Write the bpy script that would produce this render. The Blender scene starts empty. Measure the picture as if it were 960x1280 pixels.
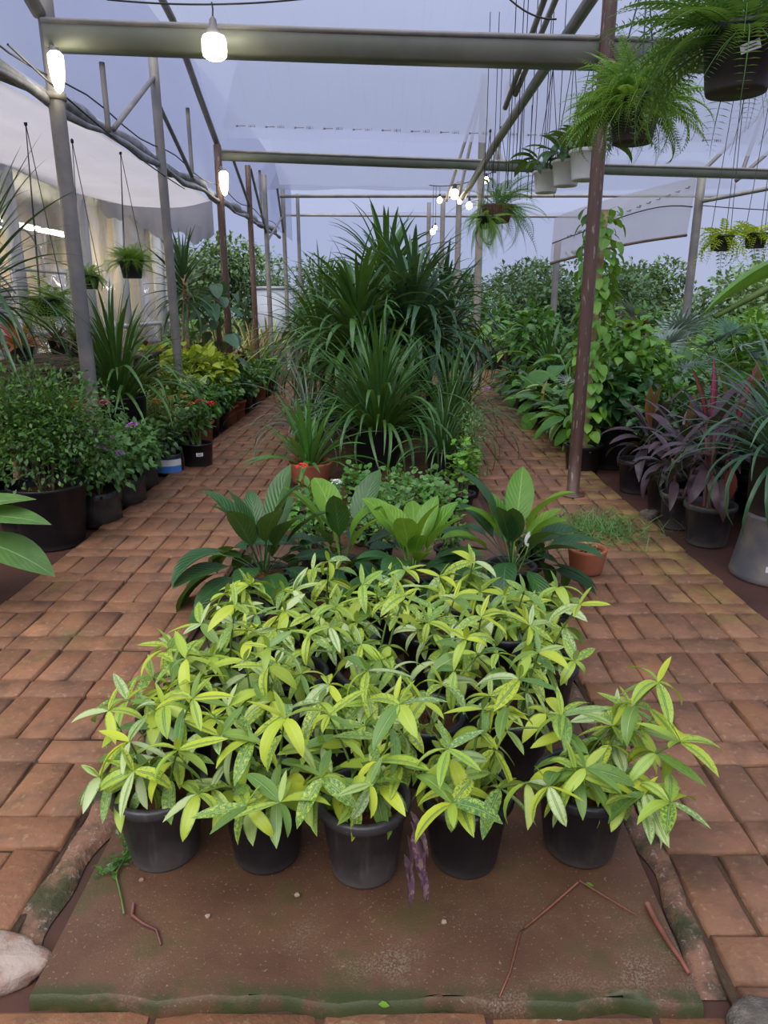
import bpy, math, random
import numpy as np
from mathutils import Matrix, Vector

# ------------------------------------------------------------------ camera, sky, exposure
scene = bpy.context.scene
COL = scene.collection
PI = math.pi
R = math.radians

cam_d = bpy.data.cameras.new('camera')
cam_d.sensor_fit = 'HORIZONTAL'
cam_d.sensor_width = 36.0
cam_d.lens = 36.0 * 880.0 / 960.0
cam_d.clip_start = 0.02
cam_d.clip_end = 200
cam = bpy.data.objects.new('camera', cam_d)
COL.objects.link(cam)
cam.location = (0, 0, 1.3)
cam.rotation_euler = (R(90 - 16.6), 0, R(0.52))
scene.camera = cam

world = bpy.data.worlds.new('overcast_sky')
scene.world = world
world.use_nodes = True
wn = world.node_tree.nodes
wl = world.node_tree.links
wn.clear()
w_out = wn.new('ShaderNodeOutputWorld')
w_bg = wn.new('ShaderNodeBackground')
w_tc = wn.new('ShaderNodeTexCoord')
w_noise = wn.new('ShaderNodeTexNoise')
w_noise.inputs['Scale'].default_value = 2.2
w_noise.inputs['Detail'].default_value = 4
w_ramp = wn.new('ShaderNodeValToRGB')
w_ramp.color_ramp.elements[0].position = 0.3
w_ramp.color_ramp.elements[0].color = (0.56, 0.645, 1.0, 1)
w_ramp.color_ramp.elements[1].position = 0.75
w_ramp.color_ramp.elements[1].color = (0.70, 0.765, 1.0, 1)
wl.new(w_tc.outputs['Generated'], w_noise.inputs['Vector'])
wl.new(w_noise.outputs['Fac'], w_ramp.inputs['Fac'])
wl.new(w_ramp.outputs['Color'], w_bg.inputs['Color'])
w_bg.inputs["Strength"].default_value = 0.58
wl.new(w_bg.outputs['Background'], w_out.inputs['Surface'])

# hazy evening sun, very soft, from above and behind the camera
sun_d = bpy.data.lights.new('sun', 'SUN')
sun_d.energy = 5.2
sun_d.angle = R(75)
sun_d.color = (1.0, 0.95, 0.84)
sun = bpy.data.objects.new('sun', sun_d)
COL.objects.link(sun)
sun.rotation_euler = (R(28), R(-8), 0)
sun.location = (0, -2, 8)

vs = scene.view_settings
vs.view_transform = 'Standard'
vs.look = 'None'
vs.gamma = 1.0
vs.use_curve_mapping = False
vs.exposure = 0.22

# ------------------------------------------------------------------ node helpers
class NT:
    def __init__(self, name):
        self.m = bpy.data.materials.new(name)
        self.m.use_nodes = True
        self.nt = self.m.node_tree
        self.nt.nodes.clear()
        self.out = self.nt.nodes.new('ShaderNodeOutputMaterial')

    def n(self, typ, ins=None, **props):
        nd = self.nt.nodes.new('ShaderNode' + typ)
        for k, v in props.items():
            setattr(nd, k, v)
        for k, v in (ins or {}).items():
            self.put(nd.inputs[k], v)
        return nd

    def put(self, sock, v):
        if isinstance(v, bpy.types.NodeSocket):
            self.nt.links.new(v, sock)
        elif isinstance(v, tuple) and len(v) == 3 and sock.type == 'RGBA':
            sock.default_value = (*v, 1)
        else:
            sock.default_value = v

    def math(self, op, a, b=0.0, clamp=False):
        nd = self.nt.nodes.new('ShaderNodeMath')
        nd.operation = op
        nd.use_clamp = clamp
        self.put(nd.inputs[0], a)
        self.put(nd.inputs[1], b)
        return nd.outputs[0]

    def mix(self, f, a, b, blend='MIX'):
        nd = self.nt.nodes.new('ShaderNodeMix')
        nd.data_type = 'RGBA'
        nd.blend_type = blend
        self.put(nd.inputs[0], f)
        self.put(nd.inputs[6], a)
        self.put(nd.inputs[7], b)
        return nd.outputs[2]

    def noise(self, vec, scale, detail=3, rough=0.55):
        nd = self.n('TexNoise', {'Scale': scale, 'Detail': detail, 'Roughness': rough})
        if vec is not None:
            self.put(nd.inputs['Vector'], vec)
        return nd.outputs['Fac']

    def ramp(self, f, lo, hi):
        nd = self.n('MapRange', {'From Min': lo, 'From Max': hi}, clamp=True, interpolation_type='SMOOTHSTEP')
        self.put(nd.inputs['Value'], f)
        return nd.outputs[0]

    def pos(self):
        return self.n('NewGeometry').outputs['Position']

    def obj(self):
        return self.n('TexCoord').outputs['Object']

    def rand(self):
        a = self.n('ObjectInfo').outputs['Random']
        b = self.n('Attribute', attribute_name='rnd').outputs['Fac']
        return self.math('FRACT', self.math('ADD', a, self.math('MULTIPLY', b, 7.31)))

    def principled(self, col, rough=0.5, spec=0.5, bump=None, bump_s=0.3, metal=0.0, dist=0.01):
        p = self.n('BsdfPrincipled')
        self.put(p.inputs['Base Color'], col)
        self.put(p.inputs['Roughness'], rough)
        self.put(p.inputs['Specular IOR Level'], spec)
        self.put(p.inputs['Metallic'], metal)
        if bump is not None:
            b = self.n('Bump', {'Strength': bump_s, 'Distance': dist})
            self.put(b.inputs['Height'], bump)
            self.nt.links.new(b.outputs[0], p.inputs['Normal'])
        return p.outputs[0]

    def done(self, sh):
        self.nt.links.new(sh, self.out.inputs['Surface'])
        return self.m


def leafmat(name, A, B, rough=0.42, tr=0.22, rib=None, ribw=0.05, edge=None, edgew=0.36, vein=0.0, spec=0.5, blotch=None):
    t = NT(name)
    uv = t.n('TexCoord').outputs['UV']
    sx = t.n('SeparateXYZ', {0: uv})
    u, v = sx.outputs[0], sx.outputs[1]
    c = t.math('ABSOLUTE', t.math('SUBTRACT', u, 0.5))
    r = t.rand()
    col = t.mix(r, A, B)
    nz = t.noise(t.obj(), 14, 2)
    col = t.mix(t.math('MULTIPLY', t.ramp(nz, 0.35, 0.7), 0.35), col, tuple(x * 0.55 for x in A))
    if blotch:
        bn = t.noise(t.obj(), blotch[1], 3)
        col = t.mix(t.ramp(bn, blotch[2], blotch[2] + 0.06), col, blotch[0])
    if edge:
        col = t.mix(t.ramp(c, edgew, edgew + 0.06), col, edge)
    if rib:
        col = t.mix(t.ramp(c, ribw, ribw * 0.4), col, rib)
    bump = None
    if vein:
        ph = t.math('ADD', t.math('MULTIPLY', v, 60.0), t.math('MULTIPLY', c, -40.0))
        bump = t.math('MULTIPLY', t.math('SINE', ph), 0.5)
    p = t.principled(col, rough, spec, bump, vein or 0.3, dist=0.004)
    if tr > 0:
        tl = t.n('BsdfTranslucent', {'Color': t.mix(0.35, col, (0.45, 0.6, 0.05))})
        ms = t.n('MixShader', {0: tr, 1: p, 2: tl.outputs[0]})
        p = ms.outputs[0]
    return t.done(p)


def plain(name, col, rough=0.5, spec=0.5, col2=None, scale=8, bump=0.0, metal=0.0, rnd=0.0, obj=True):
    t = NT(name)
    vec = t.obj() if obj else t.pos()
    c = col
    if col2:
        c = t.mix(t.ramp(t.noise(vec, scale, 4), 0.35, 0.7), col, col2)
    if rnd:
        hs = t.n('HueSaturation', {'Color': c if not isinstance(c, tuple) else (*c, 1)})
        t.put(hs.inputs['Value'], t.math('ADD', 1 - rnd / 2, t.math('MULTIPLY', t.rand(), rnd)))
        c = hs.outputs[0]
    b = t.noise(vec, scale * 5, 4) if bump else None
    return t.done(t.principled(c, rough, spec, b, bump, metal))


def glow(name, col, s):
    t = NT(name)
    e = t.n('Emission', {'Color': col, 'Strength': s})
    return t.done(e.outputs[0])


def film(name, col, transp, tint=(1, 1, 1)):
    """thin greenhouse plastic: part clear, part diffusing"""
    t = NT(name)
    nz = t.noise(t.pos(), 0.8, 4)
    c = t.mix(nz, col, tuple(min(1, x * 1.12) for x in col))
    st = t.noise(t.n('Mapping', {'Vector': t.pos(), 'Scale': (30, 1.2, 1.2)}).outputs[0], 1.0, 2)
    c = t.mix(t.math('MULTIPLY', t.ramp(st, 0.55, 0.75), 0.25), c, tuple(x * 0.8 for x in col))
    tl = t.n('BsdfTranslucent', {'Color': c})
    df = t.n('BsdfDiffuse', {'Color': tuple(x * 0.8 for x in col)})
    m1 = t.n('MixShader', {0: 0.3, 1: tl.outputs[0], 2: df.outputs[0]})
    tp = t.n('BsdfTransparent', {'Color': tint})
    m2 = t.n('MixShader', {0: transp, 1: m1.outputs[0], 2: tp.outputs[0]})
    return t.done(m2.outputs[0])


# ------------------------------------------------------------------ materials
M = {}

def brick_mat():
    t = NT('clay_brick')
    r = t.rand()
    pos = t.pos()
    cr = t.n('ValToRGB', {'Fac': r})
    e = cr.color_ramp.elements
    e[0].position = 0.0; e[0].color = (0.207, 0.092, 0.048, 1)
    e[1].position = 1.0; e[1].color = (0.290, 0.133, 0.065, 1)
    for p_, c_ in ((0.25, (0.246, 0.113, 0.057)), (0.45, (0.180, 0.085, 0.048)), (0.62, (0.264, 0.127, 0.070)), (0.8, (0.145, 0.076, 0.044))):
        k = e.new(p_); k.color = (*c_, 1)
    col = cr.outputs[0]
    n1 = t.noise(pos, 9, 5, 0.6)
    col = t.mix(t.math('MULTIPLY', t.ramp(n1, 0.42, 0.72), 0.8), col, (0.106, 0.057, 0.035))
    n2 = t.noise(pos, 45, 4, 0.65)
    col = t.mix(t.math('MULTIPLY', t.ramp(n2, 0.55, 0.72), 0.6), col, (0.352, 0.216, 0.125))
    n3 = t.noise(pos, 2.1, 3)
    col = t.mix(t.math('MULTIPLY', t.ramp(n3, 0.50, 0.72), 0.55), col, (0.106, 0.051, 0.032))
    # lichen growing along the right-hand edge of the walk
    sx = t.n('SeparateXYZ', {0: pos})
    band = t.ramp(sx.outputs[0], 1.15, 1.5)
    far = t.ramp(sx.outputs[1], 2.0, 3.4)
    ly = t.ramp(t.noise(pos, 7, 4), 0.42, 0.6)
    col = t.mix(t.math('MULTIPLY', t.math('MULTIPLY', band, far), t.math('MULTIPLY', ly, 0.55)), col, (0.290, 0.221, 0.057))
    n4 = t.noise(pos, 3.3, 5)
    col = t.mix(t.math('MULTIPLY', t.ramp(n4, 0.58, 0.72), 0.45), col, (0.088, 0.097, 0.027))
    rough = t.math('ADD', 0.42, t.math('MULTIPLY', n1, 0.4))
    bump = t.math('ADD', t.math('MULTIPLY', n1, 0.6), n2)
    return t.done(t.principled(col, rough, 0.4, bump, 0.35))
M['brick'] = brick_mat()

def concrete_mat():
    t = NT('stained_concrete')
    pos = t.pos()
    n1 = t.noise(pos, 3.2, 5, 0.6)
    n2 = t.noise(pos, 210, 3, 0.7)
    n3 = t.noise(pos, 7.0, 4)
    col = t.mix(t.ramp(n1, 0.35, 0.65), (0.076, 0.033, 0.018), (0.119, 0.060, 0.033))
    sx = t.n('SeparateXYZ', {0: pos})
    front = t.ramp(sx.outputs[1], 1.34, 1.08)
    worn = t.math('MULTIPLY', front, t.ramp(t.noise(pos, 4.2, 3), 0.47, 0.66))
    sp = t.ramp(n2, 0.47, 0.58)
    col = t.mix(t.math('MULTIPLY', t.math('MULTIPLY', worn, sp), 0.6), col, (0.259, 0.227, 0.165))
    col = t.mix(t.math('MULTIPLY', t.ramp(t.noise(pos, 160, 2), 0.64, 0.72), 0.5), col, (0.302, 0.250, 0.171))
    moss = t.math('MULTIPLY', t.ramp(t.noise(pos, 6.3, 4), 0.52, 0.68), 0.6)
    col = t.mix(moss, col, (0.054, 0.055, 0.016))
    edge = t.math('MULTIPLY', t.ramp(sx.outputs[1], 1.085, 1.05), t.ramp(t.noise(pos, 9, 4), 0.4, 0.55))
    col = t.mix(edge, col, (0.036, 0.044, 0.011))
    rough = t.math('SUBTRACT', 0.62, t.math('MULTIPLY', t.ramp(n1, 0.4, 0.6), 0.12))
    return t.done(t.principled(col, rough, 0.45, t.math('ADD', n3, t.math('MULTIPLY', n2, 0.35)), 0.3))
M['concrete'] = concrete_mat()

def mortar_mat():
    t = NT('mossy_mortar')
    pos = t.pos()
    n1 = t.noise(pos, 11, 5, 0.6)
    n2 = t.noise(pos, 60, 4, 0.7)
    col = t.mix(t.ramp(n1, 0.36, 0.6), (0.064, 0.049, 0.036), (0.212, 0.111, 0.072))
    col = t.mix(t.math('MULTIPLY', t.ramp(n2, 0.55, 0.66), 0.7), col, (0.340, 0.272, 0.230))
    col = t.mix(t.math('MULTIPLY', t.ramp(t.noise(pos, 5, 4), 0.5, 0.62), 0.85), col, (0.034, 0.043, 0.015))
    return t.done(t.principled(col, 0.75, 0.3, t.math('ADD', n1, n2), 0.6))
M['mortar'] = mortar_mat()

M['joint'] = plain('dark_joint', (0.055, 0.034, 0.024), 0.9, 0.2, (0.085, 0.055, 0.035), 12, 0.5, obj=False)
M['earth'] = plain('damp_earth', (0.085, 0.036, 0.026), 0.75, 0.3, (0.05, 0.026, 0.02), 2.5, 0.5, obj=False)
M['stone'] = plain('pale_stone', (0.36, 0.29, 0.25), 0.75, 0.3, (0.24, 0.11, 0.065), 11, 0.6, obj=False)
M['greystone'] = plain('grey_stone', (0.10, 0.085, 0.072), 0.7, 0.3, (0.17, 0.145, 0.12), 30, 0.7, obj=False)
M['soil'] = plain('potting_soil', (0.075, 0.03, 0.018), 0.9, 0.2, (0.13, 0.055, 0.032), 25, 0.9)
def pot_mat(name, base, dust, amount):
    """plastic with scuffs, specks and a splash of dried mud near the foot"""
    t = NT(name)
    ob = t.obj()
    sx = t.n('SeparateXYZ', {0: ob})
    n1 = t.noise(ob, 7, 4)
    st = t.noise(t.n('Mapping', {'Vector': ob, 'Scale': (40, 40, 4)}).outputs[0], 1.0, 3)
    sp = t.noise(ob, 130, 2)
    foot = t.math('MULTIPLY', t.ramp(t.math('ADD', sx.outputs[2], t.math('MULTIPLY', n1, 0.06)), 0.085, 0.03), 0.55)
    f = t.math('ADD', t.math('MULTIPLY', t.ramp(n1, 0.4, 0.7), amount), t.math('MULTIPLY', t.ramp(st, 0.55, 0.75), amount * 0.6))
    f = t.math('ADD', f, t.math('MULTIPLY', t.ramp(sp, 0.68, 0.74), 0.5))
    f = t.math('MAXIMUM', f, foot, True)
    col = t.mix(f, base, dust)
    rough = t.math('ADD', 0.36, t.math('MULTIPLY', f, 0.35))
    return t.done(t.principled(col, rough, 0.5, n1, 0.08))
M['potblack'] = pot_mat('black_plastic', (0.010, 0.011, 0.016), (0.07, 0.058, 0.05), 0.14)
M['potgrey'] = pot_mat('weathered_plastic', (0.040, 0.038, 0.042), (0.155, 0.135, 0.122), 0.5)
M['potdark'] = pot_mat('dusty_plastic', (0.018, 0.018, 0.023), (0.10, 0.082, 0.068), 0.32)
M['potwhite'] = plain('white_plastic', (0.80, 0.82, 0.80), 0.45, 0.5, (0.68, 0.7, 0.68), 5)
M['terracotta'] = plain('terracotta', (0.36, 0.115, 0.055), 0.75, 0.3, (0.27, 0.095, 0.05), 5, 0.1)
M['bag'] = plain('nursery_bag_film', (0.016, 0.016, 0.018), 0.3, 0.5, (0.05, 0.045, 0.04), 6, 0.3)
M['bucket'] = plain('dusty_bucket', (0.10, 0.105, 0.125), 0.42, 0.5, (0.26, 0.22, 0.18), 3.5, 0.1)
M['blue'] = plain('blue_print', (0.06, 0.22, 0.6), 0.4)
M['tag'] = plain('paper_tag', (0.72, 0.72, 0.72), 0.6)
M['ink'] = plain('dark_ink', (0.05, 0.05, 0.06), 0.6)
def rust_mat():
    t = NT('rusty_pole')
    pos = t.pos()
    n1 = t.noise(t.n('Mapping', {'Vector': pos, 'Scale': (30, 30, 3)}).outputs[0], 1.0, 4)
    n2 = t.noise(t.n('Mapping', {'Vector': pos, 'Scale': (55, 55, 9)}).outputs[0], 1.0, 4)
    col = t.mix(n1, (0.050, 0.026, 0.020), (0.135, 0.072, 0.055))
    col = t.mix(t.math('MULTIPLY', t.ramp(n2, 0.6, 0.68), 0.6), col, (0.36, 0.30, 0.26))
    return t.done(t.principled(col, 0.5, 0.5, n2, 0.3))
M['rust'] = rust_mat()
M['steel'] = plain('grey_steel', (0.16, 0.155, 0.16), 0.5, 0.5, (0.24, 0.22, 0.2), 5, 0.1, obj=False)
M['galvwall'] = plain('grey_blue_wall', (0.30, 0.33, 0.40), 0.6)
M['galv'] = plain('galvanised_pipe', (0.24, 0.225, 0.20), 0.5, 0.5, (0.33, 0.29, 0.24), 6, 0.15, obj=False)
M['gutter'] = plain('painted_gutter', (0.17, 0.185, 0.15), 0.45, 0.5, (0.22, 0.23, 0.19), 3, 0.05, obj=False)
M['wire'] = plain('black_wire', (0.012, 0.012, 0.014), 0.5)
M['rope'] = plain('blue_rope', (0.02, 0.03, 0.10), 0.7)
M['bark'] = plain('bark', (0.12, 0.075, 0.05), 0.85, 0.2, (0.055, 0.035, 0.026), 14, 0.8)
M['cane'] = plain('tan_trunk', (0.42, 0.30, 0.18), 0.75, 0.3, (0.27, 0.18, 0.11), 18, 0.4)
M['greenstem'] = plain('green_stem', (0.085, 0.15, 0.03), 0.5, 0.4, (0.13, 0.2, 0.05), 12)
M['darkstem'] = plain('maroon_stem', (0.10, 0.035, 0.04), 0.5, 0.4, (0.16, 0.06, 0.05), 12)
M['brownstem'] = plain('woody_stem', (0.13, 0.09, 0.055), 0.7, 0.3, (0.08, 0.055, 0.03), 20)
M['whitepaint'] = plain('white_paint', (0.62, 0.62, 0.64), 0.5)
M['creamwall'] = plain('cream_wall', (0.72, 0.60, 0.42), 0.7, 0.3, (0.66, 0.54, 0.38), 2)
M['basket'] = plain('coir_basket', (0.14, 0.075, 0.05), 0.85, 0.2, (0.07, 0.04, 0.03), 20, 0.8)
M['timber'] = plain('grey_timber', (0.14, 0.095, 0.07), 0.8, 0.2, (0.09, 0.06, 0.045), 10, 0.4)
M['furn'] = plain('teal_fabric', (0.05, 0.14, 0.18), 0.6, 0.4, (0.3, 0.33, 0.36), 4)
M['film'] = film('roof_film', (0.40, 0.43, 0.56), 0.45, (0.86, 0.90, 1.0))
M['sidefilm'] = film('side_film', (0.42, 0.45, 0.60), 0.45, (0.80, 0.84, 0.98))
M['shade'] = film('old_shade_sheet', (0.44, 0.42, 0.46), 0.10)
M['curtain'] = film('hanging_sheet', (0.74, 0.67, 0.68), 0.38)
M['roll'] = plain('rolled_sheet', (0.20, 0.20, 0.23), 0.55, 0.4, (0.36, 0.35, 0.38), 9, 0.4, obj=False)
M['bulb'] = glow('lit_bulb', (1.0, 0.93, 0.72), 14)
M['stringbulb'] = glow('lit_string_bulb', (1.0, 0.90, 0.70), 12)
M['tube'] = glow('lit_lamp', (1.0, 0.93, 0.66), 12)
M['warmlamp'] = glow('warm_lamp', (1.0, 0.88, 0.64), 22)

def glass_mat():
    t = NT('window_glass')
    g = t.n('BsdfGlossy', {'Color': (0.9, 0.93, 1.0), 'Roughness': 0.03})
    tp = t.n('BsdfTransparent', {'Color': (0.92, 0.95, 0.97)})
    ly = t.n('LayerWeight', {'Blend': 0.25})
    f = t.math('ADD', 0.10, t.math('MULTIPLY', ly.outputs['Fresnel'], 0.5))
    m_ = t.n('MixShader', {0: f, 1: tp.outputs[0], 2: g.outputs[0]})
    return t.done(m_.outputs[0])
M['glass'] = glass_mat()

def lime_mat():
    """gold-dust leaf: yellow-lime with a green midband, green margin flecks and pale dots"""
    t = NT('gold_dust_leaf')
    uv = t.n('TexCoord').outputs['UV']
    sx = t.n('SeparateXYZ', {0: uv})
    u, v = sx.outputs[0], sx.outputs[1]
    r = t.rand()
    off = t.n('CombineXYZ', {0: t.math('MULTIPLY', r, 37.0), 1: t.math('MULTIPLY', r, 91.0), 2: 0.0})
    sc = t.n('VectorMath', {0: uv, 1: (3.2, 9.0, 1.0)}, operation='MULTIPLY')
    p = t.n('VectorMath', {0: sc.outputs[0], 1: off.outputs[0]}, operation='ADD').outputs[0]
    c = t.math('ABSOLUTE', t.math('SUBTRACT', u, 0.5))
    yellow = t.mix(r, (0.52, 0.60, 0.045), (0.33, 0.49, 0.065))
    r2 = t.math('FRACT', t.math('MULTIPLY', r, 17.0))
    yellow = t.mix(t.ramp(r2, 0.75, 0.95), yellow, (0.50, 0.60, 0.30))
    green = t.mix(r2, (0.055, 0.17, 0.045), (0.12, 0.27, 0.055))
    n1 = t.noise(p, 1.6, 3)
    n2 = t.noise(p, 5.5, 3)
    # amount of green differs from leaf to leaf
    r3 = t.math('FRACT', t.math('MULTIPLY', r, 53.0))
    lo = t.math('SUBTRACT', 0.70, t.math('MULTIPLY', r3, 0.27))
    blot = t.n('MapRange', {'Value': t.math('ADD', t.math('MULTIPLY', n1, 0.55), t.math('MULTIPLY', n2, 0.45)), 'From Min': lo, 'From Max': t.math('ADD', lo, 0.08)}, clamp=True).outputs[0]
    band = t.math('MULTIPLY', t.ramp(t.math('ADD', c, t.math('MULTIPLY', t.math('SUBTRACT', n2, 0.5), 0.16)), 0.13, 0.07), t.ramp(r3, 0.25, 0.4))
    marg = t.math('MULTIPLY', t.ramp(t.math('ADD', c, t.math('MULTIPLY', t.math('SUBTRACT', n1, 0.5), 0.3)), 0.38, 0.45), t.ramp(r2, 0.3, 0.7))
    f = t.math('MAXIMUM', blot, t.math('MAXIMUM', t.math('MULTIPLY', band, 0.85), t.math('MULTIPLY', marg, 0.7)))
    col = t.mix(f, yellow, green)
    r4 = t.math('FRACT', t.math('MULTIPLY', r, 29.0))
    col = t.mix(t.math('MULTIPLY', t.ramp(r4, 0.78, 0.9), 0.75), col, green)
    dots = t.ramp(t.n('TexVoronoi', {'Vector': p, 'Scale': 6.0}).outputs['Distance'], 0.22, 0.14)
    col = t.mix(t.math('MULTIPLY', dots, t.math('MULTIPLY', f, 0.8)), col, (0.52, 0.62, 0.22))
    col = t.mix(t.math('MULTIPLY', t.ramp(c, 0.03, 0.012), 0.5), col, (0.6, 0.66, 0.25))
    pr = t.principled(col, 0.40, 0.5)
    tl = t.n('BsdfTranslucent', {'Color': t.mix(0.3, col, (0.6, 0.7, 0.05))})
    ms = t.n('MixShader', {0: 0.22, 1: pr, 2: tl.outputs[0]})
    return t.done(ms.outputs[0])
M['lime'] = lime_mat()
M['limedead'] = leafmat('withered_leaf', (0.16, 0.08, 0.12), (0.10, 0.04, 0.09), 0.5, 0.05, rib=(0.2, 0.14, 0.1), blotch=((0.26, 0.16, 0.15), 60, 0.55))
M['spath'] = leafmat('peace_lily_leaf', (0.018, 0.075, 0.024), (0.038, 0.125, 0.022), 0.36, 0.16, rib=(0.06, 0.17, 0.05), ribw=0.03, vein=0.35)
M['spathnew'] = leafmat('young_lily_leaf', (0.10, 0.27, 0.02), (0.19, 0.36, 0.025), 0.38, 0.28, rib=(0.25, 0.42, 0.08), ribw=0.03, vein=0.3)
M['strap'] = leafmat('strap_leaf', (0.026, 0.094, 0.022), (0.072, 0.186, 0.029), 0.32, 0.14, rib=(0.05, 0.13, 0.04), ribw=0.08)
M['strapblue'] = leafmat('blue_strap_leaf', (0.030, 0.088, 0.040), (0.056, 0.144, 0.062), 0.33, 0.12)
M['strapgrey'] = leafmat('silvery_strap_leaf', (0.110, 0.165, 0.132), (0.198, 0.264, 0.209), 0.45, 0.12)
M['upright'] = leafmat('broad_strap_leaf', (0.046, 0.172, 0.034), (0.086, 0.265, 0.034), 0.38, 0.22, rib=(0.12, 0.28, 0.06))
M['cordy'] = leafmat('purple_leaf', (0.037, 0.027, 0.043), (0.094, 0.053, 0.069), 0.36, 0.08, rib=(0.11, 0.045, 0.05), ribw=0.05)
M['cordynew'] = leafmat('bronze_leaf', (0.16, 0.10, 0.03), (0.22, 0.12, 0.035), 0.42, 0.28, rib=(0.08, 0.10, 0.02), ribw=0.12, edge=(0.30, 0.07, 0.07), edgew=0.32)
M['cordypink'] = leafmat('pink_leaf', (0.30, 0.015, 0.07), (0.36, 0.03, 0.10), 0.42, 0.25, rib=(0.5, 0.05, 0.16), ribw=0.1, edge=(0.09, 0.01, 0.03), edgew=0.25)
M['cordyred'] = leafmat('rust_leaf', (0.32, 0.06, 0.04), (0.36, 0.08, 0.05), 0.5, 0.2)
M['bush'] = leafmat('small_bush_leaf', (0.033, 0.105, 0.022), (0.088, 0.209, 0.033), 0.42, 0.18)
M['lant'] = leafmat('lantana_leaf', (0.075, 0.196, 0.052), (0.138, 0.310, 0.069), 0.5, 0.2)
M['mid'] = leafmat('mid_green_leaf', (0.058, 0.189, 0.031), (0.124, 0.325, 0.046), 0.38, 0.2, rib=(0.10, 0.22, 0.06), ribw=0.03)
M['fresh'] = leafmat('fresh_green_leaf', (0.098, 0.276, 0.029), (0.184, 0.391, 0.034), 0.42, 0.28, rib=(0.2, 0.38, 0.08), ribw=0.03)
M['gold'] = leafmat('golden_leaf', (0.330, 0.462, 0.033), (0.550, 0.638, 0.044), 0.45, 0.28, rib=(0.5, 0.56, 0.12), ribw=0.03)
M['varieg'] = leafmat('cream_edged_leaf', (0.120, 0.264, 0.048), (0.204, 0.360, 0.060), 0.42, 0.22, edge=(0.52, 0.58, 0.22), edgew=0.26)
M['yellowleaf'] = leafmat('yellowed_leaf', (0.58, 0.48, 0.10), (0.62, 0.55, 0.18), 0.5, 0.25)
M['dark'] = leafmat('dark_glossy_leaf', (0.026, 0.094, 0.029), (0.055, 0.156, 0.039), 0.30, 0.12, rib=(0.05, 0.12, 0.04), ribw=0.03)
M['bluegreen'] = leafmat('blue_green_leaf', (0.047, 0.135, 0.074), (0.081, 0.189, 0.101), 0.45, 0.15, rib=(0.14, 0.22, 0.13), ribw=0.03)
M['silver'] = leafmat('silver_fan_leaf', (0.182, 0.247, 0.221), (0.286, 0.364, 0.325), 0.5, 0.12)
M['fern'] = leafmat('fern_leaf', (0.16, 0.33, 0.045), (0.26, 0.46, 0.075), 0.5, 0.28)
M['fern2'] = leafmat('deep_fern_leaf', (0.081, 0.225, 0.044), (0.150, 0.312, 0.062), 0.5, 0.22)
M['brom'] = leafmat('orange_bract', (0.45, 0.08, 0.03), (0.60, 0.16, 0.05), 0.45, 0.2)
M['maroon'] = leafmat('maroon_leaf', (0.07, 0.02, 0.02), (0.16, 0.035, 0.025), 0.45, 0.12)
M['big'] = leafmat('large_smooth_leaf', (0.10, 0.22, 0.055), (0.12, 0.25, 0.065), 0.45, 0.2, rib=(0.3, 0.42, 0.2), ribw=0.02, vein=0.25)
M['tree'] = leafmat('hazed_tree_leaf', (0.066, 0.138, 0.061), (0.121, 0.220, 0.088), 0.6, 0.2)  # distance haze put into the leaf colour, lightened for far crowns
M['tree2'] = leafmat('pale_hazed_tree_leaf', (0.110, 0.198, 0.094), (0.176, 0.286, 0.132), 0.6, 0.2)  # paler crowns, with the same haze lightening in their colour
M['dry'] = leafmat('dry_leaf', (0.26, 0.20, 0.09), (0.34, 0.28, 0.13), 0.6, 0.15)
M['redfl'] = plain('red_petal', (0.70, 0.012, 0.012), 0.5, 0.3, (0.85, 0.03, 0.02), 30, rnd=0.3)
M['pinkfl'] = plain('pink_petal', (0.62, 0.03, 0.24), 0.5, 0.3, (0.75, 0.08, 0.35), 30, rnd=0.3)
M['purpfl'] = plain('purple_petal', (0.36, 0.07, 0.42), 0.5, 0.3, (0.46, 0.13, 0.5), 30, rnd=0.3)
M['orangefl'] = plain('orange_petal', (0.75, 0.15, 0.015), 0.5, 0.3, (0.8, 0.3, 0.03), 30, rnd=0.3)
M['whitefl'] = plain('white_petal', (0.75, 0.76, 0.74), 0.5)

# ------------------------------------------------------------------ mesh helpers
def tagged(o, label=None, cat=None, group=None, kind=None):
    if label: o['label'] = label
    if cat: o['category'] = cat
    if group: o['group'] = group
    if kind: o['kind'] = kind
    return o

def root(name, label, cat, loc, group=None, rz=0.0):
    o = bpy.data.objects.new(name, None)
    o.empty_display_size = 0.05
    COL.objects.link(o)
    o.location = loc
    o.rotation_euler = (0, 0, rz)
    return tagged(o, label, cat, group)

def link(name, mesh, parent=None, mtx=None, kind=None):
    o = bpy.data.objects.new(name, mesh)
    COL.objects.link(o)
    if parent is not None:
        o.parent = parent
    if mtx is not None:
        o.matrix_basis = mtx
    if kind:
        o['kind'] = kind
    return o

def to_mesh(name, T, mat, smooth=True):
    """T = (verts Nx3, quads Mx4, uv (4M)x2 or None, rnd M or None)"""
    V, Q, UV, RN = T
    V = np.asarray(V, np.float32); Q = np.asarray(Q, np.int32)
    me = bpy.data.meshes.new(name)
    me.vertices.add(len(V)); me.vertices.foreach_set('co', V.ravel())
    nq = len(Q)
    me.loops.add(nq * 4); me.loops.foreach_set('vertex_index', Q.ravel())
    me.polygons.add(nq)
    me.polygons.foreach_set('loop_start', np.arange(0, nq * 4, 4, dtype=np.int32))
    if UV is not None:
        l = me.uv_layers.new(name='UVMap')
        l.data.foreach_set('uv', np.asarray(UV, np.float32).ravel())
    if RN is not None:
        a = me.attributes.new('rnd', 'FLOAT', 'FACE')
        a.data.foreach_set('value', np.asarray(RN, np.float32))
    me.update(calc_edges=True)
    if smooth:
        me.shade_smooth()
    me.materials.append(mat)
    return me

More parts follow.
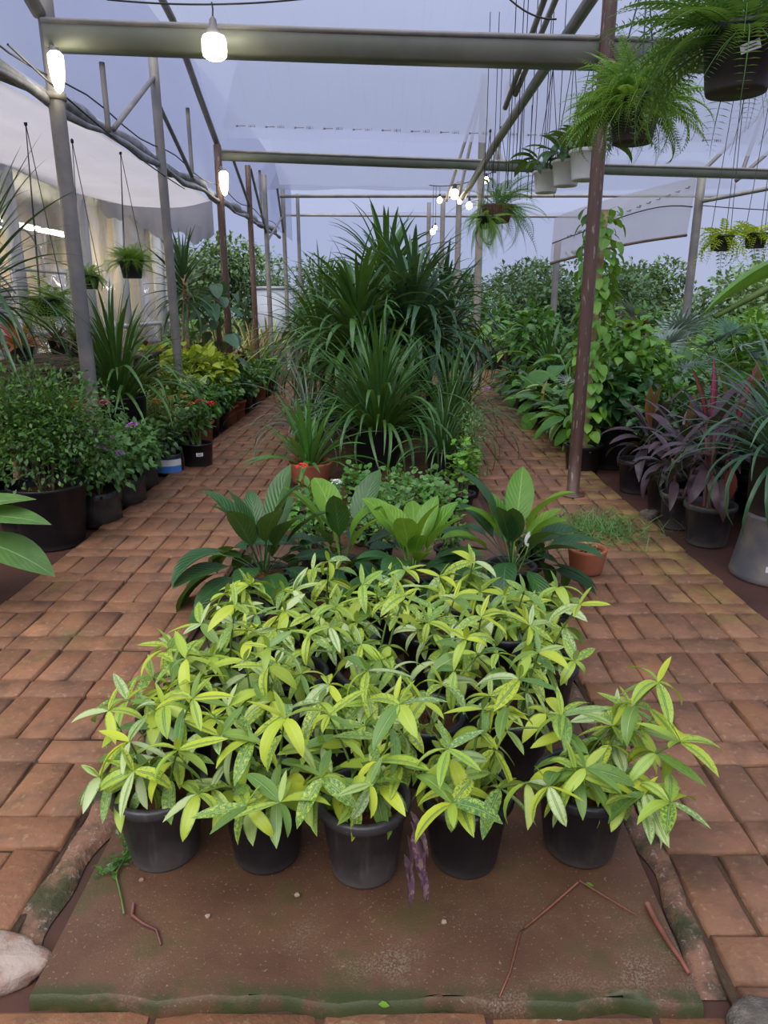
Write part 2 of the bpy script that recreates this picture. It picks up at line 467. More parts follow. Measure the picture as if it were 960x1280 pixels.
def join(parts):
    """merge templates; parts = [(T, 4x4 numpy or None)]"""
    Vs, Qs, Us, Rs = [], [], [], []
    off = 0
    rng = np.random.default_rng(len(parts) * 7 + 3)
    for T, m in parts:
        V, Q, U, _ = T
        if m is not None:
            V = V @ m[:3, :3].T + m[:3, 3]
        Vs.append(V); Qs.append(Q + off)
        Us.append(U if U is not None else np.zeros((len(Q) * 4, 2)))
        Rs.append(np.full(len(Q), rng.random()))
        off += len(V)
    return np.concatenate(Vs), np.concatenate(Qs), np.concatenate(Us), np.concatenate(Rs)

def PL(loc, az=0.0, el=0.0, roll=0.0, s=1.0):
    """numpy placement: leaf along +X raised by el, turned by az"""
    ca, sa, ce, se, cr, sr = math.cos(az), math.sin(az), math.cos(el), math.sin(el), math.cos(roll), math.sin(roll)
    Rz = np.array([[ca, -sa, 0], [sa, ca, 0], [0, 0, 1]])
    Ry = np.array([[ce, 0, -se], [0, 1, 0], [se, 0, ce]])
    Rx = np.array([[1, 0, 0], [0, cr, -sr], [0, sr, cr]])
    m = np.eye(4)
    sv = np.array(s if isinstance(s, (tuple, list)) else (s, s, s))
    m[:3, :3] = (Rz @ Ry @ Rx) * sv
    m[:3, 3] = loc
    return m

def MX(m):
    return Matrix([list(map(float, r_)) for r_ in m])

PROF = {
    'ellip': lambda t: math.sin(PI * min(1, max(0, t)) ** 0.85) ** 0.85,
    'lance': lambda t: (max(t, 0) ** 0.65 * (1 - t) ** 0.85) / 0.405,
    'ovate': lambda t: (max(t, 0) ** 0.38 * (1 - t) ** 0.75) / 0.497,
    'strap': lambda t: min(1.0, 0.55 + t * 1.6) * (1 - t ** 5) ** 0.9,
    'sword': lambda t: min(1.0, 0.7 + t) * (1 - t ** 2.2),
    'round': lambda t: math.sqrt(max(0.0, 1 - (2 * t - 1) ** 2)),
}

def leaf_t(L, W, prof='ellip', n=7, bend=0.6, bp=1.0, fold=0.25, pet=0.0, pw=0.004, wave=0.0, tipw=0.02, ac=2, petbend=0.0, kink=0.0, curl=0.0):
    """leaf grid from the origin along +X; `ac` strips across"""
    rows = []
    x = z = 0.0
    ang = 0.0
    if pet > 0:
        for k in range(4):
            rows.append((x, z, ang, pw, 0.0, 0.0))
            st = pet / 4
            ang -= petbend / 4
            x += math.cos(ang) * st; z += math.sin(ang) * st
        ang -= kink
    pf = PROF[prof]
    for i in range(n + 1):
        t = i / n
        w = max(W * 0.5 * pf(min(t, 0.9999)), W * 0.5 * tipw if i else max(pw * 0.5, W * 0.04))
        rows.append((x, z, ang, w, t, wave * math.sin(t * 11.0) * W))
        if i < n:
            t2 = (i + 1) / n
            ang -= bend * (t2 ** bp - t ** bp)
            x += math.cos(ang) * L / n; z += math.sin(ang) * L / n
    V, Q, U = [], [], []
    m = ac + 1
    for (x, z, a, w, t, wv) in rows:
        nx, nz = -math.sin(a), math.cos(a)
        for j in range(m):
            s = -1 + 2 * j / ac
            h = abs(s) * w * fold - curl * s * s * w + (wv if s > 0 else -wv) * abs(s)
            V.append((x + nx * h, s * w, z + nz * h))
    for i in range(len(rows) - 1):
        for j in range(ac):
            a = i * m + j
            Q.append((a, a + 1, a + m + 1, a + m))
            u0, u1 = j / ac, (j + 1) / ac
            v0, v1 = rows[i][4], rows[i + 1][4]
            U += [(u0, v0), (u1, v0), (u1, v1), (u0, v1)]
    return np.array(V), np.array(Q), np.array(U), None

def tube_t(path, rad, seg=7, cap=True):
    path = [Vector(p) for p in path]
    if not isinstance(rad, (list, tuple)):
        rad = [rad] * len(path)
    V, Q = [], []
    up = Vector((0, 0, 1))
    for i, p in enumerate(path):
        d = (path[min(i + 1, len(path) - 1)] - path[max(i - 1, 0)])
        d = d.normalized() if d.length > 1e-9 else up
        a = d.cross(Vector((0.31, 0.95, 0.05)) if abs(d.y) < 0.8 else Vector((1, 0, 0))).normalized()
        b = d.cross(a)
        for k in range(seg):
            t = 2 * PI * k / seg
            V.append(p + (a * math.cos(t) + b * math.sin(t)) * rad[i])
    for i in range(len(path) - 1):
        for k in range(seg):
            k2 = (k + 1) % seg
            Q.append((i * seg + k, i * seg + k2, (i + 1) * seg + k2, (i + 1) * seg + k))
    if cap:
        for i in (0, len(path) - 1):
            c = len(V); V.append(path[i])
            for k in range(0, seg - 1, 2):
                Q.append((i * seg + k, i * seg + k + 1, i * seg + (k + 2) % seg, c))
            if seg % 2:
                Q.append((i * seg + seg - 1, i * seg, c, c)) if False else None
    V = np.array([tuple(v) for v in V]); Q = np.array(Q)
    return V, Q, None, None

def lathe_t(prof, seg=28):
    V, Q = [], []
    for (r_, z) in prof:
        for k in range(seg):
            t = 2 * PI * k / seg
            V.append((r_ * math.cos(t), r_ * math.sin(t), z))
    for i in range(len(prof) - 1):
        for k in range(seg):
            k2 = (k + 1) % seg
            Q.append((i * seg + k, i * seg + k2, (i + 1) * seg + k2, (i + 1) * seg + k))
    return np.array(V), np.array(Q), None, None

def box_t(cx, cy, cz, sx, sy, sz):
    x, y, z = sx / 2, sy / 2, sz / 2
    V = np.array([(cx + a * x, cy + b * y, cz + c * z) for c in (-1, 1) for b in (-1, 1) for a in (-1, 1)])
    Q = np.array([(0, 2, 3, 1), (4, 5, 7, 6), (0, 1, 5, 4), (2, 6, 7, 3), (0, 4, 6, 2), (1, 3, 7, 5)])
    return V, Q, None, None

def grid_t(fn, nu, nv):
    V = np.array([fn(i / nu, j / nv) for j in range(nv + 1) for i in range(nu + 1)])
    Q, U = [], []
    for j in range(nv):
        for i in range(nu):
            a = j * (nu + 1) + i
            Q.append((a, a + 1, a + nu + 2, a + nu + 1))
            U += [(i / nu, j / nv), ((i + 1) / nu, j / nv), ((i + 1) / nu, (j + 1) / nv), (i / nu, (j + 1) / nv)]
    return V, np.array(Q), np.array(U), None

_cache = {}
def LM(key, mat, **kw):
    """cached leaf mesh"""
    k = (key, mat, tuple(sorted(kw.items())))
    if k not in _cache:
        _cache[k] = to_mesh('leaf_mesh', leaf_t(**kw), M[mat])
    return _cache[k]

def LT(**kw):
    k = ('T', tuple(sorted(kw.items())))
    if k not in _cache:
        _cache[k] = leaf_t(**kw)
    return _cache[k]

def part(name, parts, mat, parent, smooth=True, kind=None):
    if not isinstance(parts, list):
        parts = [(parts, None)]
    return link(name, to_mesh(name, join(parts), M[mat], smooth), parent, None, kind)

# ------------------------------------------------------------------ pots
def pot(rt, rb, h, mat, parent, z0=0.0, style='rim', label=None):
    key = ('pot', rt, rb, h, mat, style)
    if key not in _cache:
        if style == 'rim':
            pr = [(0.001, 0.0), (rb * 0.96, 0.0), (rb, 0.008), (rb + (rt - rb) * 0.82, h * 0.86), (rt + 0.002, h * 0.865), (rt + 0.008, h * 0.885),
                  (rt + 0.009, h * 0.97), (rt + 0.005, h), (rt - 0.004, h), (rt - 0.009, h * 0.985), (rt - 0.012, h * 0.86), (rt - 0.014, h * 0.8)]
        elif style == 'lip':
            pr = [(0.001, 0.0), (rb * 0.96, 0.0), (rb, 0.008), (rb + (rt - rb) * 0.95, h * 0.94), (rt + 0.006, h * 0.95), (rt + 0.007, h * 0.99), (rt, h),
                  (rt - 0.005, h * 0.99), (rt - 0.010, h * 0.8)]
        elif style == 'thick':
            pr = [(0.001, 0.0), (rb * 0.9, 0.0), (rb * 0.97, 0.012), (rb, 0.03), (rt, h * 0.9), (rt + 0.002, h), (rt - 0.006, h + 0.003), (rt - 0.014, h), (rt - 0.016, h * 0.8)]
        elif style == 'bag':
            pr = [(0.001, 0.0), (rb * 0.8, 0.0), (rb, h * 0.1), (rb * 1.06, h * 0.45), (rt * 0.97, h * 0.8), (rt, h), (rt - 0.006, h + 0.004), (rt - 0.012, h * 0.8)]
        T = lathe_t(pr, 30)
        if style == 'bag':
            V = T[0]
            a = np.arctan2(V[:, 1], V[:, 0])
            f = 1 + 0.05 * np.sin(a * 5 + V[:, 2] * 30) + 0.04 * np.sin(a * 11 - V[:, 2] * 50)
            V[:, 0] *= f; V[:, 1] *= f
        _cache[key] = to_mesh('pot_mesh', T, M[mat])
        nr = rt - 0.011
        S = grid_t(lambda u, v: ((0.004 + v * (nr - 0.004)) * math.cos(u * 2 * PI), (0.004 + v * (nr - 0.004)) * math.sin(u * 2 * PI),
                                 h * 0.84 + 0.010 * (1 - v) * (1.2 + math.sin(u * 2 * PI * 3)) + 0.004 * math.sin(u * 31 + v * 17)), 18, 4)
        _cache[key + ('s',)] = to_mesh('soil_mesh', S, M['soil'])
    mt = Matrix.Translation((0, 0, z0))
    p = link('pot', _cache[key], parent, mt)
    s = link('soil', _cache[key + ('s',)], parent, mt)
    if label:
        p['label'] = label
    return z0 + h * 0.85

def tag_on(parent, r, z, az, w=0.035, h=0.018, tilt=0.0, name='price_tag'):
    T = grid_t(lambda u, v: (r * math.cos((u - 0.5) * w / r), r * math.sin((u - 0.5) * w / r), (v - 0.5) * h), 4, 1)
    o = link(name, to_mesh(name, T, M['tag'], False), parent, Matrix.Translation((0, 0, z)) @ Matrix.Rotation(az, 4, 'Z') @ Matrix.Rotation(tilt, 4, 'X'))
    # two lines of small print
    for k in (-1, 1):
        b = box_t(r + 0.0006, 0, k * h * 0.18, 0.0004, w * 0.6, h * 0.12)
        link('print_line', to_mesh('print_line', b, M['ink'], False), o)
    return o

# ================================================================== GROUND
rg = random.Random(11)
def struct(name, T, mat, smooth=False, label=None):
    o = link(name, to_mesh(name, T if not isinstance(T, list) else join(T), M[mat], smooth))
    o['kind'] = 'structure'
    if label: o['label'] = label
    return o

struct('floor', grid_t(lambda u, v: (-30 + 60 * u, -12 + 72 * v, -0.034), 2, 2), 'earth')

BW, BL, JT = 0.1167, 0.2333, 0.0095
def brick_mesh(l, w, h=0.045, j=0.0038, seed=0):
    r_ = random.Random(seed)
    V = []
    for (ins, z) in ((0.0, -h), (0.0, -0.006), (0.0055, 0.0)):
        for sx, sy in ((-1, -1), (1, -1), (1, 1), (-1, 1)):
            V.append((sx * (l / 2 - ins) + r_.uniform(-j, j), sy * (w / 2 - ins) + r_.uniform(-j, j), z + (r_.uniform(-0.0012, 0.0012) if z == 0 else 0)))
    Q = [(8, 9, 10, 11)]
    for k in range(4):
        k2 = (k + 1) % 4
        Q += [(k, k2, 4 + k2, 4 + k), (4 + k, 4 + k2, 8 + k2, 8 + k)]
    return np.array(V), np.array(Q), None, None

BT = [brick_mesh(BL - JT, BW - JT, seed=i) for i in range(8)]
BMS = [to_mesh('brick_mesh', T, M['brick'], False) for T in BT]

def lay(path, x0, ncol, ya, yb, far, skip=None):
    """rows of bricks: one course laid across, one course laid lengthwise"""
    rest = []
    k0 = int(math.floor((ya - 2.83) / 0.35))
    k = k0
    while True:
        y0 = 2.83 + k * 0.35
        if y0 > far: break
        row = []
        for c in range(ncol // 2):
            row.append((x0 + (c + 0.5) * BL, y0 + BW / 2, 0.0))
        for c in range(ncol):
            row.append((x0 + (c + 0.5) * BW, y0 + BW + BL / 2, PI / 2))
        for (x, y, a) in row:
            if skip and skip(x, y): continue
            if y < ya: continue
            z = rg.uniform(-0.007, 0.004)
            m = Matrix.Translation((x + rg.uniform(-.002, .002), y + rg.uniform(-.002, .002), z)) @ Matrix.Rotation(a + rg.uniform(-.014, .014) + (PI if rg.random() < .5 else 0), 4, 'Z') \
                @ Matrix.Rotation(rg.uniform(-.016, .016), 4, 'X') @ Matrix.Rotation(rg.uniform(-.012, .012), 4, 'Y')
            i = rg.randrange(8)
            if y < yb:
                link('brick', BMS[i], path, m)
            else:
                rest.append((BT[i], np.array(m)))
        k += 1
    if rest:
        part('far_bricks', rest, 'brick', path, False, 'stuff')

pl = struct('path_left', box_t(-1.285, 10.3, -0.024, 0.95, 19.6, 0.02), 'joint', label='brick walk with pale joints beside the bushes and lantanas')
lay(pl, -1.753, 8, 0.85, 9.45, 20)
pr_ = struct('path_right', box_t(1.15, 10.3, -0.024, 0.95, 19.6, 0.02), 'joint', label='brick walk with yellow lichen along its edge beside the cordylines')
lay(pr_, 0.6863, 8, 0.85, 9.45, 20)
# paving of the wider yard at the far end
yd = struct('path_far', box_t(0.9, 15.5, -0.028, 4.4, 8.0, 0.02), 'joint')
rest = []
for i in range(8):
    for j in range(22):
        if -0.9 < -1.0 + 0 < 0: pass
        rest.append((BT[(i * 5 + j) % 8], np.array(Matrix.Translation((1.78 + i * BL, 12.2 + j * BW * 1.05, -0.006)))))
part('far_bricks', rest, 'brick', yd, False, 'stuff')

# concrete slab of the middle bed
def slab_fn(u, v):
    x = -0.705 + 1.315 * u
    y = 1.045 + (v ** 2.2) * 10.5
    e = 0.007 * math.sin(u * 23) + 0.005 * math.sin(u * 51 + 1)
    if v == 0: y += e
    return (x, y, -0.002 + 0.003 * math.sin(x * 9 + y * 5))
sl = grid_t(slab_fn, 26, 30)
def skirt_fn(u, v):
    x, y, z = slab_fn(u, 0)
    k = math.sin(v * PI / 2)
    return (x, y - 0.012 * k, z - 0.002 * k - 0.038 * v ** 1.6 + 0.003 * math.sin(u * 70 + v * 5) * v)
skirt = grid_t(skirt_fn, 26, 5)
struct('slab', [(sl, None), (skirt, None)], 'concrete', True, 'wet brown concrete slab under the yellow-leaved pots')

def lump(name, x0, x1, y0, y1, hgt, mat, seed, label=None, nx=8, ny=40, base=-0.03):
    r_ = random.Random(seed)
    ph = [r_.uniform(0, 6) for _ in range(6)]
    def fn(u, v):
        w = 0.5 + 0.5 * math.sin(v * 9 + ph[0]) * 0.35
        xa = x0 + 0.014 * math.sin(v * 17 + ph[1]) + 0.008 * math.sin(v * 41 + ph[2])
        xb = x1 + 0.016 * math.sin(v * 13 + ph[3]) + 0.008 * math.sin(v * 37 + ph[4])
        b = max(0, 1 - (2 * u - 1) ** 4) * min(1, v * 12, (1 - v) * 12)
        z = base + (hgt - base) * b * (0.72 + 0.22 * math.sin(v * 23 + ph[5]) * math.sin(u * 4 + v * 6) + 0.08 * math.sin(u * 19 + v * 67))
        return (xa + (xb - xa) * u, y0 + (y1 - y0) * v, z)
    return struct(name, grid_t(fn, nx, ny), mat, True, label)
lump('kerb_left', -0.835, -0.735, 1.17, 2.5, -0.004, 'mortar', 3, 'broken mossy mortar edging between left walk and slab')
lump('kerb_right', 0.625, 0.69, 1.07, 2.5, -0.006, 'mortar', 5, 'broken mossy mortar edging between right walk and slab')

# course of bricks in front of the slab, a little lower
pf_ = struct('path_front', box_t(0, 0.86, -0.052, 1.9, 0.34, 0.02), 'joint')
FM = [to_mesh('brick_mesh', brick_mesh(0.315, 0.13, seed=20 + i), M['brick'], False) for i in range(3)]
for k in range(5):
    link('brick', FM[k % 3], pf_, Matrix.Translation((-0.62 + k * 0.325, 0.973, -0.030 + rg.uniform(-.003, .003))) @ Matrix.Rotation(rg.uniform(-.02, .02), 4, 'Z'))
for k in range(5):
    link('brick', FM[(k + 1) % 3], pf_, Matrix.Translation((-0.46 + k * 0.325, 0.828, -0.034 + rg.uniform(-.003, .003))))

def rock(name, label, loc, sx, sy, sz, mat, seed, group=None):
    r_ = random.Random(seed)
    ph = [r_.uniform(0, 6) for _ in range(5)]
    def fn(u, v):
        a, b = u * 2 * PI, (v - 0.5) * PI * 0.998
        k = 1 + 0.10 * math.sin(3 * a + ph[0]) * math.cos(b) + 0.06 * math.sin(5 * a + ph[1] + 3 * b) + 0.04 * math.sin(9 * a + 7 * b + ph[2])
        c = math.copysign(abs(math.cos(b)) ** 0.6, math.cos(b)); s = math.copysign(abs(math.sin(b)) ** 0.6, math.sin(b))
        return (sx * c * math.cos(a) * k, sy * c * math.sin(a) * k, sz * s * (1 + 0.1 * math.sin(a * 4 + ph[3])))
    o = link(name, to_mesh(name, grid_t(fn, 24, 12), M[mat]))
    o.location = loc
    return tagged(o, label, 'stone', group)
rock('pale_stone', 'pale whitish stone set beside the slab corner', (-0.835, 1.125, -0.020), 0.12, 0.075, 0.026, 'stone', 4)
rock('grey_stone', 'dark grey pitted stone set at the slab corner', (0.735, 0.985, -0.02), 0.115, 0.07, 0.035, 'greystone', 9)
rock('small_rock', 'small dusty rock lying beside the cordyline pots', (1.66, 4.33, -0.01), 0.06, 0.045, 0.035, 'greystone', 14)

# ================================================================== GREENHOUSE FRAME
def pole(name, label, pts, r, mat, cat='pole', group=None, foot=False, bands=()):
    b = Vector(pts[0])
    rt = root(name, label, cat, b, group)
    loc = [Vector(p) - b for p in pts]
    n = 10
    if len(loc) == 2:
        loc = [loc[0].lerp(loc[1], i / n) for i in range(n + 1)]
    part('shaft', tube_t(loc, r, 12), mat, rt)
    if foot:
        part('base_collar', lathe_t([(r, 0), (r * 2.0, 0), (r * 1.9, 0.012), (r * 1.15, 0.018), (r * 1.02, 0.03)], 16), mat, rt)
    for bz in bands:
        part('clamp', lathe_t([(r, bz - .02), (r * 1.25, bz - .02), (r * 1.25, bz + .02), (r, bz + .02)], 14), mat, rt)
    return rt

pole('support_pole', 'thick rusty brown steel pole standing on the right walk', [(1.285, 4.8, -0.005), (1.275, 4.8, 3.25)], 0.043, 'rust', foot=True, bands=(2.66,))
pole('support_pole', 'grey steel pole by shop front carrying the wide gutter', [(-2.08, 4.9, -0.03), (-2.08, 4.9, 3.25)], 0.05, 'steel', foot=True, bands=(2.55,))
for (y, h) in ((9.3, 3.1), (11.2, 3.2), (12.6, 3.3), (14.7, 3.4), (17.0, 3.6)):
    pole('frame_post', {9.3: 'rusty post bearing the glowing lamp under second gutter', 11.2: 'rusty bare post just beyond the lamp-bearing one'}.get(y, 'slim grey post in the row beyond the rusty ones'), [(-2.08, y, -0.03), (-2.08, y, h)], 0.045 if y < 10 else 0.04, 'rust' if y in (9.3, 11.2) else 'steel', group=None if y < 12 else 'grey posts along the rolled sheet')
pole('frame_post', 'galvanised post with rusty foot where the long brace ends', [(1.30, 11.0, -0.03), (1.28, 11.0, 4.3)], 0.055, 'galv')
for (x, y, h) in ((1.25, 14.0, 3.4), (1.16, 17.0, 3.6), (1.0, 20.0, 3.8)):
    pole('frame_post', 'distant galvanised post behind the string lights', [(x, y, -0.03), (x, y, h)], 0.055, 'galv', group='posts behind the string lights')
pole('frame_post', 'grey post at edge of the slung sheet', [(4.03, 10.0, -0.03), (4.02, 10.0, 2.85)], 0.055, 'steel')
pole('frame_post', 'short post beneath the slung sheet among shrubs', [(2.55, 11.5, -0.03), (2.55, 11.5, 2.2)], 0.05, 'steel', group=None)
pole('roof_brace', 'long galvanised brace pipe slanting over the right walk', [(1.21, 4.85, 3.06), (1.10, 8.0, 2.90), (1.02, 10.9, 2.72), (1.22, 13.9, 3.05)][:3], 0.04, 'galv', cat='pipe')
# web members of trusses
def web(label, segs, r=0.02, mat='steel', group=None, name='truss_rod', cat='rod'):
    for (a, b) in segs:
        pole(name, label, [a, b], r, mat, cat, group)
X0 = -2.08
web('thin steel rod of the side truss above the rolled sheet', [((X0, 5.75, 2.95), (X0, 5.75, 2.50)), ((X0, 7.0, 3.2), (X0, 5.85, 2.54)), ((X0, 7.05, 3.0), (X0, 8.1, 2.54)), ((X0, 8.05, 3.2), (X0, 8.05, 2.52)),
     ((X0, 10.2, 3.1), (X0, 11.2, 2.65)), ((X0, 11.4, 3.2), (X0, 12.6, 2.4)), ((X0, 12.7, 2.3), (X0, 14.6, 2.9)), ((X0, 12.2, 3.3), (X0, 12.2, 2.6)), ((X0, 14.0, 3.3), (X0, 14.6, 2.6))], 0.02, group='rods of the side truss')
pole('frame_post', 'dark post of the side truss between lamp and shop', [(X0, 7.0, -0.03), (X0, 7.0, 3.35)], 0.042, 'steel')
web('thin rod hanging in the roof web by the long brace', [((1.27, 10.9, 4.2), (0.80, 11.1, 2.7)), ((1.27, 10.9, 4.2), (0.98, 11.0, 2.75)), ((1.27, 10.9, 3.9), (1.45, 10.0, 2.98)), ((1.55, 10.6, 4.1), (1.42, 10.6, 3.0)),
     ((1.15, 5.6, 3.35), (1.03, 6.6, 2.95)), ((1.05, 5.6, 3.3), (0.98, 6.8, 2.9))], 0.022, 'galv', 'web rods by the long brace')
web('slanting rod under the right roof beyond hanging pots', [((5.15, 10.6, 3.92), (4.05, 10.2, 2.90)), ((5.05, 10.7, 3.9), (4.65, 10.3, 2.88)), ((5.7, 10.7, 3.75), (4.6, 10.3, 2.85)), ((5.2, 9.7, 2.75), (4.02, 9.9, 2.55))], 0.026, 'steel', 'rods under the right roof')

# gutters
def gutter(label, a, b, w, h, mat='gutter'):
    a = Vector(a); b = Vector(b)
    rt = root('gutter', label, 'gutter', a)
    pr = [(-0.5, 0.5), (-0.46, 0.5), (-0.40, -0.42), (0.40, -0.42), (0.46, 0.5), (0.5, 0.5), (0.5, 0.42), (0.44, -0.5), (-0.44, -0.5), (-0.5, 0.42)]
    N = 12
    V, Q = [], []
    d = b - a
    for i in range(N + 1):
        p = d * (i / N)
        sag = -0.012 * math.sin(PI * i / N)
        for (y, z) in pr:
            V.append((p.x, p.y + y * w, p.z + z * h + sag))
    m = len(pr)
    for i in range(N):
        for k in range(m):
            k2 = (k + 1) % m
            Q.append((i * m + k, i * m + k2, (i + 1) * m + k2, (i + 1) * m + k))
    part('channel', (np.array(V), np.array(Q), None, None), mat, rt, False)
    lipp = [d * (i / N) + Vector((0, -w * 0.5, h * 0.5 - 0.012 * math.sin(PI * i / N))) for i in range(N + 1)]
    part('rolled_lip', tube_t(lipp, 0.016, 8), 'steel', rt)
    return rt
gutter('wide sheet-metal gutter spanning from shop side to rusty pole', (-2.08, 4.9, 2.84), (2.9, 4.9, 2.70), 0.16, 0.13)
gutter('second thinner gutter spanning the greenhouse behind the wide one', (-2.14, 9.5, 3.02), (5.2, 9.5, 2.78), 0.14, 0.09)
pole('tie_beam', 'thin horizontal tie pipe far behind the second gutter', [(-2.08, 14.3, 3.2), (6.4, 14.3, 3.2)], 0.03, 'steel', cat='pipe')
pole('tie_beam', 'thin horizontal pipe just above the distant trees', [(-3.2, 22, 3.72), (6.5, 22, 3.66)], 0.035, 'steel', cat='pipe')

# roof film, bay by bay
def bay(name, ya, za, yr, zr, yb, zb, xa, xb, mat='film', sl=0.03):
    def fn(u, v):
        x = xa + (xb - xa) * u
        y = ya + (yb - ya) * v
        if y < yr:
            t = (y - ya) / (yr - ya); z = za + (zr - za) * math.sin(t * PI / 2)
        else:
            t = (y - yr) / (yb - yr); z = zr + (zb - zr) * (1 - math.cos(t * PI / 2)) * 0.55 + (zb - zr) * t * 0.45
        z += 0.012 * math.sin(u * 40) + 0.02 * math.sin(u * 9 + v * 5) - sl * (x + 2.1)
        return (x, y, z)
    return struct(name, grid_t(fn, 40, 24), mat, True, 'pale translucent plastic roof sheet')
bay('ceiling', -4.0, 3.50, 0.4, 4.6, 4.78, 3.55, -2.06, 6.5)
bay('ceiling', 5.02, 3.30, 7.0, 4.3, 9.36, 3.20, -2.06, 6.5)
bay('ceiling', 9.62, 3.35, 11.5, 4.6, 14.20, 3.40, -2.06, 6.5)
bay('ceiling', 14.35, 3.3, 17.5, 4.3, 21.9, 3.76, -2.6, 6.5, sl=0.0)
# faint arrow-and-code marks printed along the sheet edge
cl1 = [o_ for o_ in COL.objects if o_.name.startswith('ceiling')][1]
for k in range(17):
    x = -1.75 + k * 0.34
    y = 9.15; z = 3.20 + 0.05 - 0.03 * (x + 2.1)
    t_ = (y - 7.0) / 2.36
    z = 4.3 - 1.1 * (1 - math.cos(t_ * PI / 2)) * 0.55 - 1.1 * t_ * 0.45 - 0.03 * (x + 2.1) - 0.045
    link('print_mark', to_mesh('print_mark', join([(box_t(x, y, z, 0.10, 0.004, 0.008), None), (box_t(x - 0.05, y, z, 0.02, 0.004, 0.022), None)] + [(box_t(x + 0.09 + 0.022 * q, y, z, 0.007 if q != 1 else 0.012, 0.004, 0.03), None) for q in range(4)]), M['roll'], False), cl1)
# side film above the rolled sheet
struct('wall_left', grid_t(lambda u, v: (-2.27 + 0.02 * math.sin(u * 30), 3.0 + 14.5 * u, 2.66 + 1.3 * v), 40, 3), 'sidefilm', True, 'translucent side sheet above the shop awning')
# rafters at the sheet ends
pole('roof_rafter', 'bent edge pipe of roof sheet dropping to second gutter', [(-2.1, 7.0, 4.05), (-2.1, 7.8, 3.9), (-2.1, 8.6, 3.5), (-2.1, 9.5, 3.08)], 0.035, 'steel', cat='pipe')
pole('roof_rafter', 'edge pipe of roof sheet dropping to wide gutter', [(-2.1, 2.4, 3.95), (-2.1, 3.6, 3.55), (-2.1, 4.85, 2.95)], 0.04, 'steel', cat='pipe')

# rolled sheet along the eave, and the awning below it
er = root('rolled_sheet', 'bundled dark plastic sheet tied along the eave by shop', 'sheet', (-2.16, 3.0, 2.55))
pts = [(0.03 * math.sin(i * 1.3), i * 0.35, 0.02 * math.sin(i * 0.9)) for i in range(33)]
part('bundle', tube_t(pts, [0.045 + 0.016 * math.sin(i * 2.1) for i in range(33)], 9), 'roll', er)
part('bundle', tube_t([(0.05 + 0.02 * math.sin(i * 0.8), i * 0.35, -0.06 + 0.02 * math.sin(i * 1.7)) for i in range(33)], [0.025 + 0.01 * math.sin(i * 1.4) for i in range(33)], 7), 'roll', er)
part('tie_wire', tube_t([(0.06, i * 0.35, 0.09 + 0.03 * math.sin(i * 1.1)) for i in range(33)], 0.006, 5), 'wire', er)
aw = link('awning', to_mesh('awning', grid_t(lambda u, v: (-2.22 - 1.43 * u, 2.8 + 6.6 * v, 2.52 - 0.10 * math.sin(u * PI) + 0.012 * math.sin(v * 60 + u * 9) * u * (1 - u) * 4 + 0.02 * math.sin(v * 17 + u * 3)), 12, 60), M['shade']))
tagged(aw, 'sagging pale plastic awning over the shop windows', 'awning')
dr = link('torn_sheet', to_mesh('torn_sheet', grid_t(lambda u, v: (-3.66 + 1.42 * u, 9.55 + 0.04 * math.sin(u * 25), 2.52 - 0.08 * math.sin(u * PI) - (0.10 + 0.36 * u + 0.06 * math.sin(u * 17) + 0.03 * math.sin(u * 41)) * v), 40, 8), M['shade']))
tagged(dr, 'ragged grey sheet hanging at the end of the awning', 'sheet')

# slung sheet at right
def slung(u, v):
    x = 2.16 + (3.97 - 2.16) * u
    top = 2.36 + 0.50 * (u ** 0.8)
    bot = 1.80 + 0.36 * u + 0.04 * math.sin(u * PI)
    return (x, 10.05 + 0.10 * math.sin(u * 6 + v * 2) * v, top + (bot - top) * v)
ss = root('slung_sheet', 'pinkish white plastic sheet slung beside grey post', 'sheet', (3.0, 10.05, 1.8))
T = grid_t(slung, 24, 10); T[0][:] -= np.array([3.0, 10.05, 1.8])
part('sheet', T, 'curtain', ss)
part('hem', tube_t([tuple(np.array(slung(i / 12, 1.0)) - np.array([3.0, 10.05, 1.8])) for i in range(13)], 0.018, 6), 'timber', ss)
part('cord', tube_t([tuple(np.array(slung(i / 12, 0.55 - 0.25 * math.sin(i / 12 * 3) * (i / 12))) - np.array([3.0, 10.075, 1.8])) for i in range(13)], 0.008, 5), 'wire', ss)
for k in range(13):
    a = 0.12 + k * 0.068
    c = np.array(slung(a, 0.52 - 0.36 * (k / 12))) - np.array([3.0, 10.08, 1.8])
    part('print_mark', [(box_t(c[0], c[1], c[2], 0.05, 0.003, 0.018), None), (box_t(c[0] + 0.022, c[1], c[2] + 0.014, 0.03, 0.003, 0.018), None)], 'roll', ss, False)

# ================================================================== LAMPS AND WIRES
def wire(label, pts, r=0.005, mat='wire', group=None, name='wire'):
    b = Vector(pts[0])
    o = link(name, to_mesh(name, tube_t([Vector(p) - b for p in pts], r, 6), M[mat]))
    o.location = b
    return tagged(o, label, 'wire', group)
def sagging(a, b, sag, n=14):
    a = Vector(a); b = Vector(b)
    return [tuple(a.lerp(b, i / n) - Vector((0, 0, sag * 4 * (i / n) * (1 - i / n)))) for i in range(n + 1)]
wire('black cable sagging above the bright bulb', sagging((-1.6, 4.6, 2.93), (-0.3, 4.6, 2.95), 0.035), 0.005)
wire('curling black cable near top of the brace', sagging((0.55, 4.7, 3.08), (0.95, 4.7, 2.86), 0.06), 0.005)
wire('thin drooping cable along the rolled sheet', sagging((-2.05, 4.3, 2.62), (-2.05, 7.6, 2.38), 0.05), 0.006)
wire('thin black line strung past the right post', sagging((4.05, 10.05, 2.52), (5.6, 9.8, 2.42), 0.02), 0.006)

